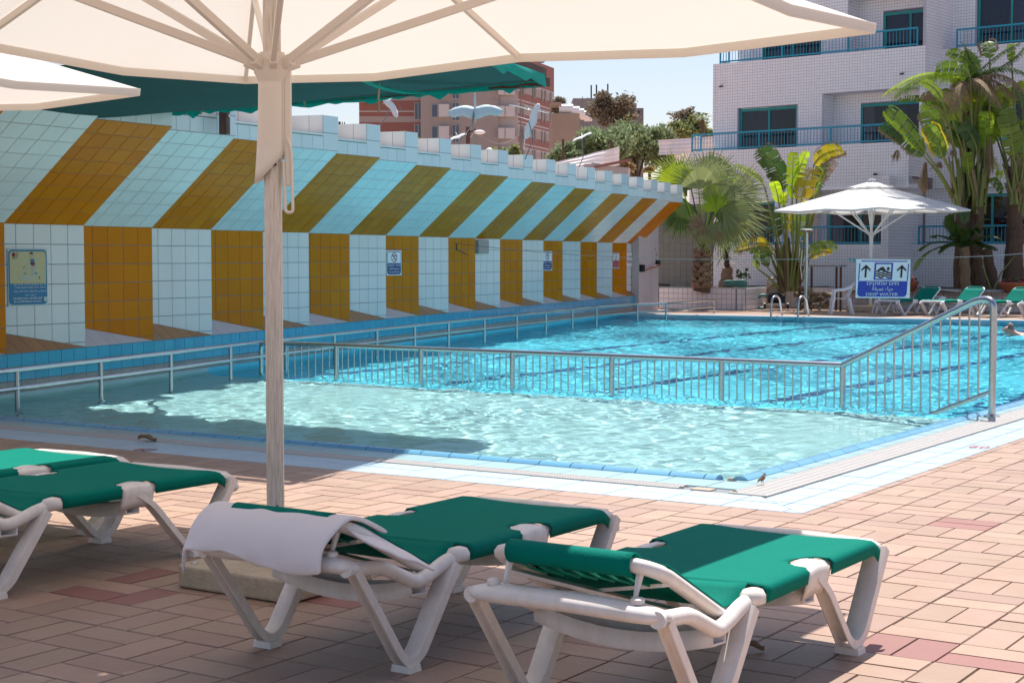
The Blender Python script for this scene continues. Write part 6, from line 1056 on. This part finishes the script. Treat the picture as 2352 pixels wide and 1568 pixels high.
for dx in (-.28, -.18, .0, .15, .28): mb.span(p+RGT*dx-UP*.05, p+RGT*dx+UP*.28, .05, .05, up=FWD)
mb.build('prongs', 'dark', t)
t = thing('roof_post', 'short white rusting post over the wall top at the upper left', 'post'); p, q = AD(47, 88, 22), AD(47, 180, 22); mb = MB(); mb.span(q, p, .13, .05, up=FWD); mb.span(q+RGT*.12, p+RGT*.12, .16, .05, up=FWD); mb.build('flange', 'corrug', t); mb = MB(); mb.span(q+RGT*.06-FWD*.04, p+RGT*.06-FWD*.04, .018, .02, up=FWD); mb.build('rust_seam', 'rust', t)
t = thing('roof_dome', 'small white lamp globe peeping over the merlons', 'lamp'); p = AD(1124, 349, 46); mb = MB(); mb.lathe([(.12*math.cos(a), .12*math.sin(a)) for a in np.linspace(-1.3, 1.45, 9)], p, 14); mb.build('globe', 'plastic', t, smooth='all'); mb = MB(); mb.span(V(p.x, p.y, 2), p-UP*.1, .05, .05, up=FWD); mb.build('stem', 'plastic', t)
# gull cutouts on wires above the wall
def gull(label, u, v, dep, span, roll, pitch, yaw_, m='gull', stalks=(), chord=.24, dark_tip=False):
    c = AD(u, v, dep); t = thing('gull_cutout', label, 'bird cutout', c, group='white gull cutouts on wires above the wall'); Rm = Matrix.Rotation(YAW+yaw_, 3, 'Z') @ Matrix.Rotation(roll, 3, 'Y') @ Matrix.Rotation(pitch, 3, 'X'); h = span/2
    mb = MB(); rows = []
    for k in range(17):
        a = k/8-1; b = abs(a); ch_ = chord*span*(.86+.10*math.sin(b*6.5+.6))*(1 if b < .78 else max(.22, 1-(b-.78)*3.4)); off = span*(-.5*chord-.020*math.cos(b*7)+.01*b); rows.append([Rm @ V(a*h, ch_*(f-.5)+off, span*.02*math.sin(b*2.6)) for f in (0, .33, .66, 1)])
    mb.grid(rows); w_ = mb.build('wings', m, t, smooth='all', solid=.012)
    mb = MB(); mb.tube([Rm @ V(0, y*span, z*span) for y, z in ((-.34, .01), (-.26, .012), (-.1, .015), (.1, .02), (.2, .03), (.26, .03), (.36, .015))], [span*q for q in (.004, .016, .02, .02, .014, .017, .003)], 7, flat=.5); mb.build('body', m, t, smooth='all')
    mb = MB()
    for s_ in (-1, 1):
        for k in range(5): a = .62+.07*k; p = Rm @ V(s_*a*h, span*(.5*chord*(.9-max(0, a-.8)*2)+.0), span*.02); mb.box(p, (.01, .05*span, .012), Rm)
    mb.build('feather_cut', 'raw', w_)
    for du, dv in stalks: e = AD(u+du, v+dv, dep); mid = (c+e)/2+RGT*.0+(-FWD)*.15; mb = MB(); mb.tube([V(0, 0, 0), mid-c+RGT*(.12 if du < 0 else -.05), e-c], .011, 4); mb.build('stalk', 'wire', t)
gull('white gull cutout diving half behind the edge of the shade sail', 897, 228, 30, .70, R(58), R(60), R(10), stalks=((-45, 85),))
gull('largest pale blue gull cutout with wings spread level', 1091, 243, 30, 1.03, R(-2), R(72), 0, 'gull_blue', stalks=((-40, 90), (0, 80)), chord=.25)
gull('white gull cutout banking steeply with one wing straight up', 1214, 276, 30, .70, R(-70), R(62), R(0), stalks=((-8, 90),)); gull('thin cream gull cutout crossing behind the steeply banking one', 1214, 252, 30.6, .78, R(12), R(8), 0, 'sill', chord=.08)
gull('small rusty white gull cutout low over the merlons', 1051, 312, 32, .36, R(-20), R(40), R(10), stalks=((-18, 42), (20, 40))); gull('small white gull cutout over the fallen fence, rightmost of all', 1337, 313, 38, .50, R(-22), R(30), R(-15), stalks=((-20, 100),))
